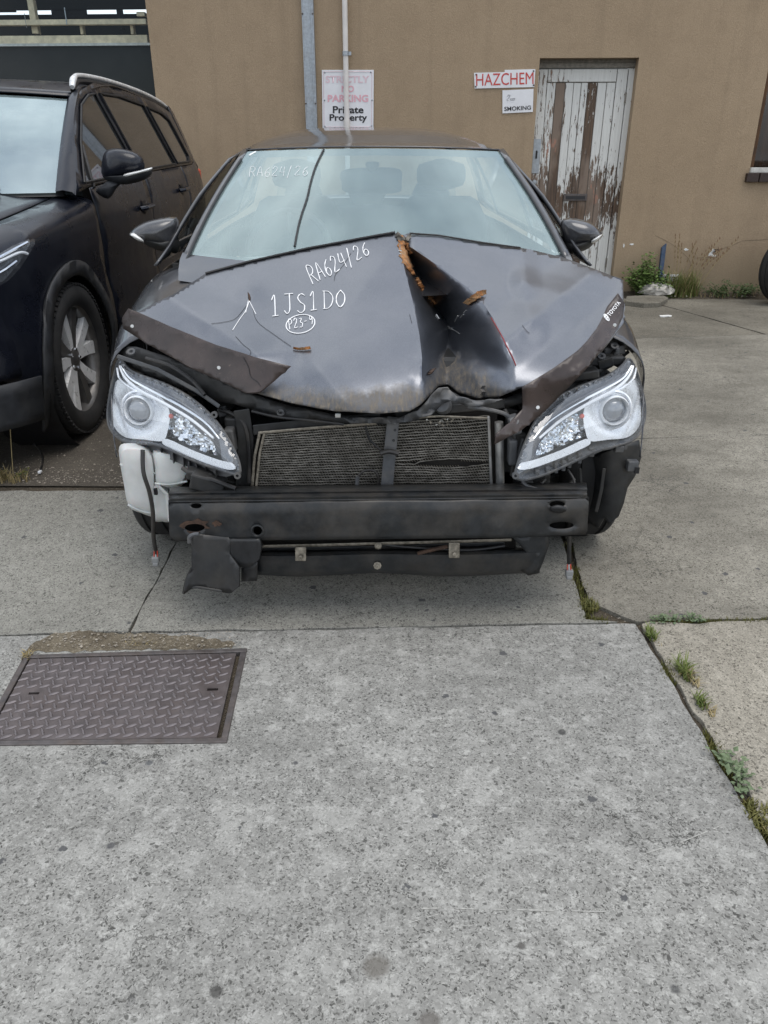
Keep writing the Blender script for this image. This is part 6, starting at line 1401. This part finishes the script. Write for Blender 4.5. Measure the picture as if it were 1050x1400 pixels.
def scrap(px, py, w, h, ang, label, name='paper_scrap', mat='white_scrap'):
    c = G(px, py); pts = []
    for k in range(9):
        a = 2*pi*k/9; qq = 0.75 + 0.5*noise.noise(Vector((cos(a)*2 + px, sin(a)*2, 1))); p = Vector((w*qq*cos(a), h*qq*sin(a), 0)); p.rotate(Matrix.Rotation(ang, 3, 'Z')); pts.append(c + p + Vector((0, 0, 0.010 + 0.004*sin(k*2))))
    tag(slabpoly(name, pts, (0, 0, -0.008), mat), label, 'scrap')
scrap(910, 433, 0.075, 0.035, 0.1, 'flat white scrap lying on the back slab right of the hood')
# a wheel peeping in at the right edge
wr = thing('parked_wheel', (3.93, 7.45, 0), 'black tyre of a vehicle just outside the right edge', 'wheel')
c_ = Vector((3.82, 7.48, 0.32)); tyre_mb(c_, Vector((0.35, -1, 0)), 0.32, 0.20, 3, 40).build('tyre', 'tyre', wr)
MB().lathe([(0.001, 0.03), (0.12, 0.05), (0.19, 0.07), (0.21, -0.06)], c_, Vector((0.35, -1, 0)), 28).build('rim', 'alloy', wr)

# joint weeds, moss, dirt ------------------------------------------------
def along(a, b, n, rng, wid=0.012):
    for k in range(n):
        f = rng.random(); p = a.lerp(b, f); yield p + Vector((rng.gauss(0, wid), rng.gauss(0, wid*0.6), 0))
mo = MB()
for a, b, n, wd in ((K1, K2, 500, 0.010), (K2, K3, 260, 0.010), (K3, K4, 1300, 0.009), (K4, KE, 200, 0.010), (K3, G(1050, 847), 420, 0.008)):
    for p in along(a, b, n, rng, wd):
        if noise.noise(Vector((p.x*6, p.y*6, 2))) < -0.12: continue
        L = rng.uniform(0.005, 0.016); b_ = rng.uniform(0, 2*pi); e = Vector((cos(b_), sin(b_), 0))*0.003
        p.z = -0.012; tipv = p + Vector((rng.gauss(0, 0.006), rng.gauss(0, 0.006), L + 0.008)); mo.add([p - e, p + e, tipv], [(0, 1, 2)])
tag(mo.build('joint_moss', 'moss', smooth=False), 'yellow green moss growing in the slab joints', 'moss', kind='stuff')
jw = 'weeds in the slab joints'
def gtuft(px, py, n, rad, h, mat, label, dry=0, w=0.0025):
    c = G(px, py); parts = [('blades', grassy(c, n, rad, h, rng, w, 0.9), mat)]
    if dry: parts.append(('dry_blades', grassy(c + Vector((0.012, -0.03, 0)), dry, rad, h*0.6, rng, w, 1.1), 'grass_dry'))
    plant('joint_grass', label, 'grass tuft', c, parts, jw)
gtuft(806, 828, 260, (0.030, 0.035), 0.022, 'moss', 'round yellow green tuft where the joint leaves the car', 0, 0.002)
gtuft(934, 920, 100, (0.014, 0.045), 0.058, 'grass_green', 'upright green grass tuft, largest in the slanting joint', 60)
gtuft(958, 962, 70, (0.014, 0.030), 0.040, 'grass_green', 'short green grass tuft below the largest one in the joint', 40)
gtuft(890, 868, 90, (0.014, 0.035), 0.032, 'grass_green', 'small grass tuft at the upper end of the slanting joint', 10)
gtuft(1042, 1120, 200, (0.030, 0.05), 0.022, 'moss', 'mossy tuft where the slanting joint meets the right edge', 20)
def rosette(px, py, n, rx, ry, label, size=0.013):
    c = G(px, py); l, s_ = leafy(c, n, rx, ry, 0.022, size, rng); plant('joint_weed', label, 'weed', c, [('leaves', l, 'sage'), ('stems', s_, 'leaf_dark')], jw)
rosette(912, 850, 70, 0.045, 0.010, 'low grey green weed in the joint nearest its corner'); rosette(950, 848, 60, 0.040, 0.010, 'low grey green weed in the cross joint, further right')
rosette(1012, 1070, 80, 0.024, 0.050, 'grey green leafy weed low in the slanting joint', 0.016)
rosette(992, 1042, 40, 0.020, 0.03, 'small leafy weed just above the bigger leafy one', 0.015)
# dirt where the slab has crumbled behind the cover
def dirt(name, outl, mat, label, dome=0.012, step=0.02):
    pts = [G(x, y) for x, y in outl]; o2 = [(p[0] + 0.006*noise.noise(Vector((p[0]*40, p[1]*40, 2))), p[1] + 0.014*noise.noise(Vector((p[0]*45, p[1]*45, 6)))) for p in dense([(p.x, p.y) for p in pts], 0.012)]; ee = [Vector(p) for p in dense(o2, 0.02)]
    o = panel(name, o2, lambda x, y: Vector((x, y, 0.001 + dome*min(1, min((Vector((x, y)) - q).length for q in ee)/0.05)*(0.5 + 0.8*abs(noise.noise(Vector((x*30, y*30, 1))))))), mat, None, step=step)
    tag(o, label, 'dirt', kind='stuff'); return o
dirt('dirt', [(36,890),(50,876),(72,868),(95,864),(110,861),(132,864),(165,867),(215,867),(262,870),(290,873),(322,880),(318,886),(250,888),(160,889),(80,892)], 'dirt_light', 'brown dirt and crumbs along the back edge of the steel cover', 0.004)
pb = MB()
def pebbles(mb, n, fn, s0, s1):
    for k in range(n):
        p = fn(); s = rng.uniform(s0, s1)*(0.5 + rng.random()**3); c = p + Vector((0, 0, s*0.25))
        vs = [c + Vector((s*rng.uniform(0.6, 1)*cos(a), s*rng.uniform(0.6, 1)*sin(a), 0)) for a in [2*pi*q/5 for q in range(5)]] + [c + Vector((0, 0, s*0.55)), c - Vector((0, 0, s*0.5))]
        mb.add(vs, [(i, (i+1) % 5, 5) for i in range(5)] + [((i+1) % 5, i, 6) for i in range(5)])
pebbles(pb, 420, lambda: G(rng.uniform(60, 330), rng.uniform(866, 888)) + Vector((0, 0, 0.006)), 0.0015, 0.005)
ysl = on(G(0, 662), G(168, 660), -1.3)
pebbles(pb, 1500, lambda: Vector((rng.uniform(-2.1, -0.55), ysl + 0.01 + abs(rng.gauss(0, 0.14)), -0.006)), 0.002, 0.0065)
pebbles(pb, 350, lambda: Vector((rng.uniform(-1.6, -0.6), rng.uniform(ysl, ysl + 0.9), -0.006)), 0.002, 0.006)
pebbles(pb, 160, lambda: K1.lerp(KE, rng.random()*0.6) + Vector((rng.gauss(0.01, 0.02), 0, -0.004)), 0.002, 0.005)
pebbles(pb, 90, lambda: W(rng.uniform(850, 1040), 404, rng.uniform(0.02, 0.3))*1.0 - Vector((0, 0, W(900, 404, 0.1).z)), 0.004, 0.014)
tag(pb.build('gravel', 'pebble', smooth=False), 'loose gravel crumbs on the asphalt and along the joints', 'gravel', kind='stuff')
cd = MB()
wb = []
for x in [0.6 + k*0.05 for k in range(70)]: wb.append(x)
strip = [W(840 + k*9, 404, 0) for k in range(26)]
rows = [[Vector((p.x, p.y - o_ - (0.04*noise.noise(Vector((p.x*7, 1, o_))) if o_ > 0.01 else 0), 0.004 + hh*(0.7 + 0.5*noise.noise(Vector((p.x*9, o_*9, 3)))))) for p in strip] for o_, hh in ((-0.01, 0.05), (0.06, 0.035), (0.14, 0.018), (0.22, 0.002), (0.24, -0.01))]
tag(MB().grid(rows).build('dirt', 'soil'), 'dark dirt heaped along the foot of the brown wall', 'dirt', kind='stuff')
c = G(38, 897); plant('joint_grass', 'tiny dry tuft at the back left corner of the steel cover', 'grass tuft', c, [('dry_blades', grassy(c, 50, (0.015, 0.02), 0.028, rng, 0.002, 1.1), 'grass_dry')], jw)
c = G(190, 881); plant('joint_grass', 'thin dry tuft in the dirt behind the steel cover', 'grass tuft', c, [('dry_blades', grassy(c, 36, (0.04, 0.012), 0.024, rng, 0.0016, 1.2), 'grass_dry')], jw)
c = G(8, 656); st2 = MB(); ln = smoothline([c + Vector((0.02, 0.03, 0)), c + Vector((0.03, 0.05, 0.14)), c + Vector((0.045, 0.06, 0.26)), c + Vector((0.06, 0.07, 0.36))], 6); st2.tube(ln, 0.0022, 4)
hd2 = MB()
for p in ln[-9:]: hd2.add([p, p + Vector((0.006, 0, 0.010)), p + Vector((0, 0.003, 0.026)), p + Vector((-0.006, 0, 0.010))], [(0, 1, 2, 3)])
l, s_ = leafy(c, 90, 0.11, 0.05, 0.06, 0.018, rng)
plant('roadside_weed', 'weed with one dry stalk at the left edge before the SUV tyre', 'weed', c, [('leaves', l, 'moss'), ('stems', s_, 'leaf_dark'), ('dry_blades', grassy(c, 110, (0.11, 0.04), 0.07, rng, 0.0025, 0.9), 'grass_dry'), ('stalk', st2, 'grass_dry'), ('seed_head', hd2, 'grass_dry')])
wire = thing('wire_offcut', tuple(G(55, 625)), 'short black wire with pale ends lying on the asphalt by the SUV', 'wire')
MB().tube(smoothline([PZ(42, 604, 0.012), PZ(52, 612, 0.0), PZ(58, 624, 0.0), PZ(58, 634, 0.0), PZ(55, 643, 0.006)], 6), 0.0045, 8).build('wire', 'cable_black', wire)
MB().box(PZ(42, 603, 0.012), (0.016, 0.016, 0.010)).build('wire_end', 'bare_metal', wire, smooth=False, bevel=0.002); MB().box(PZ(54.5, 645, 0.008), (0.013, 0.022, 0.010)).build('wire_end', 'lamp_white', wire, smooth=False, bevel=0.002)
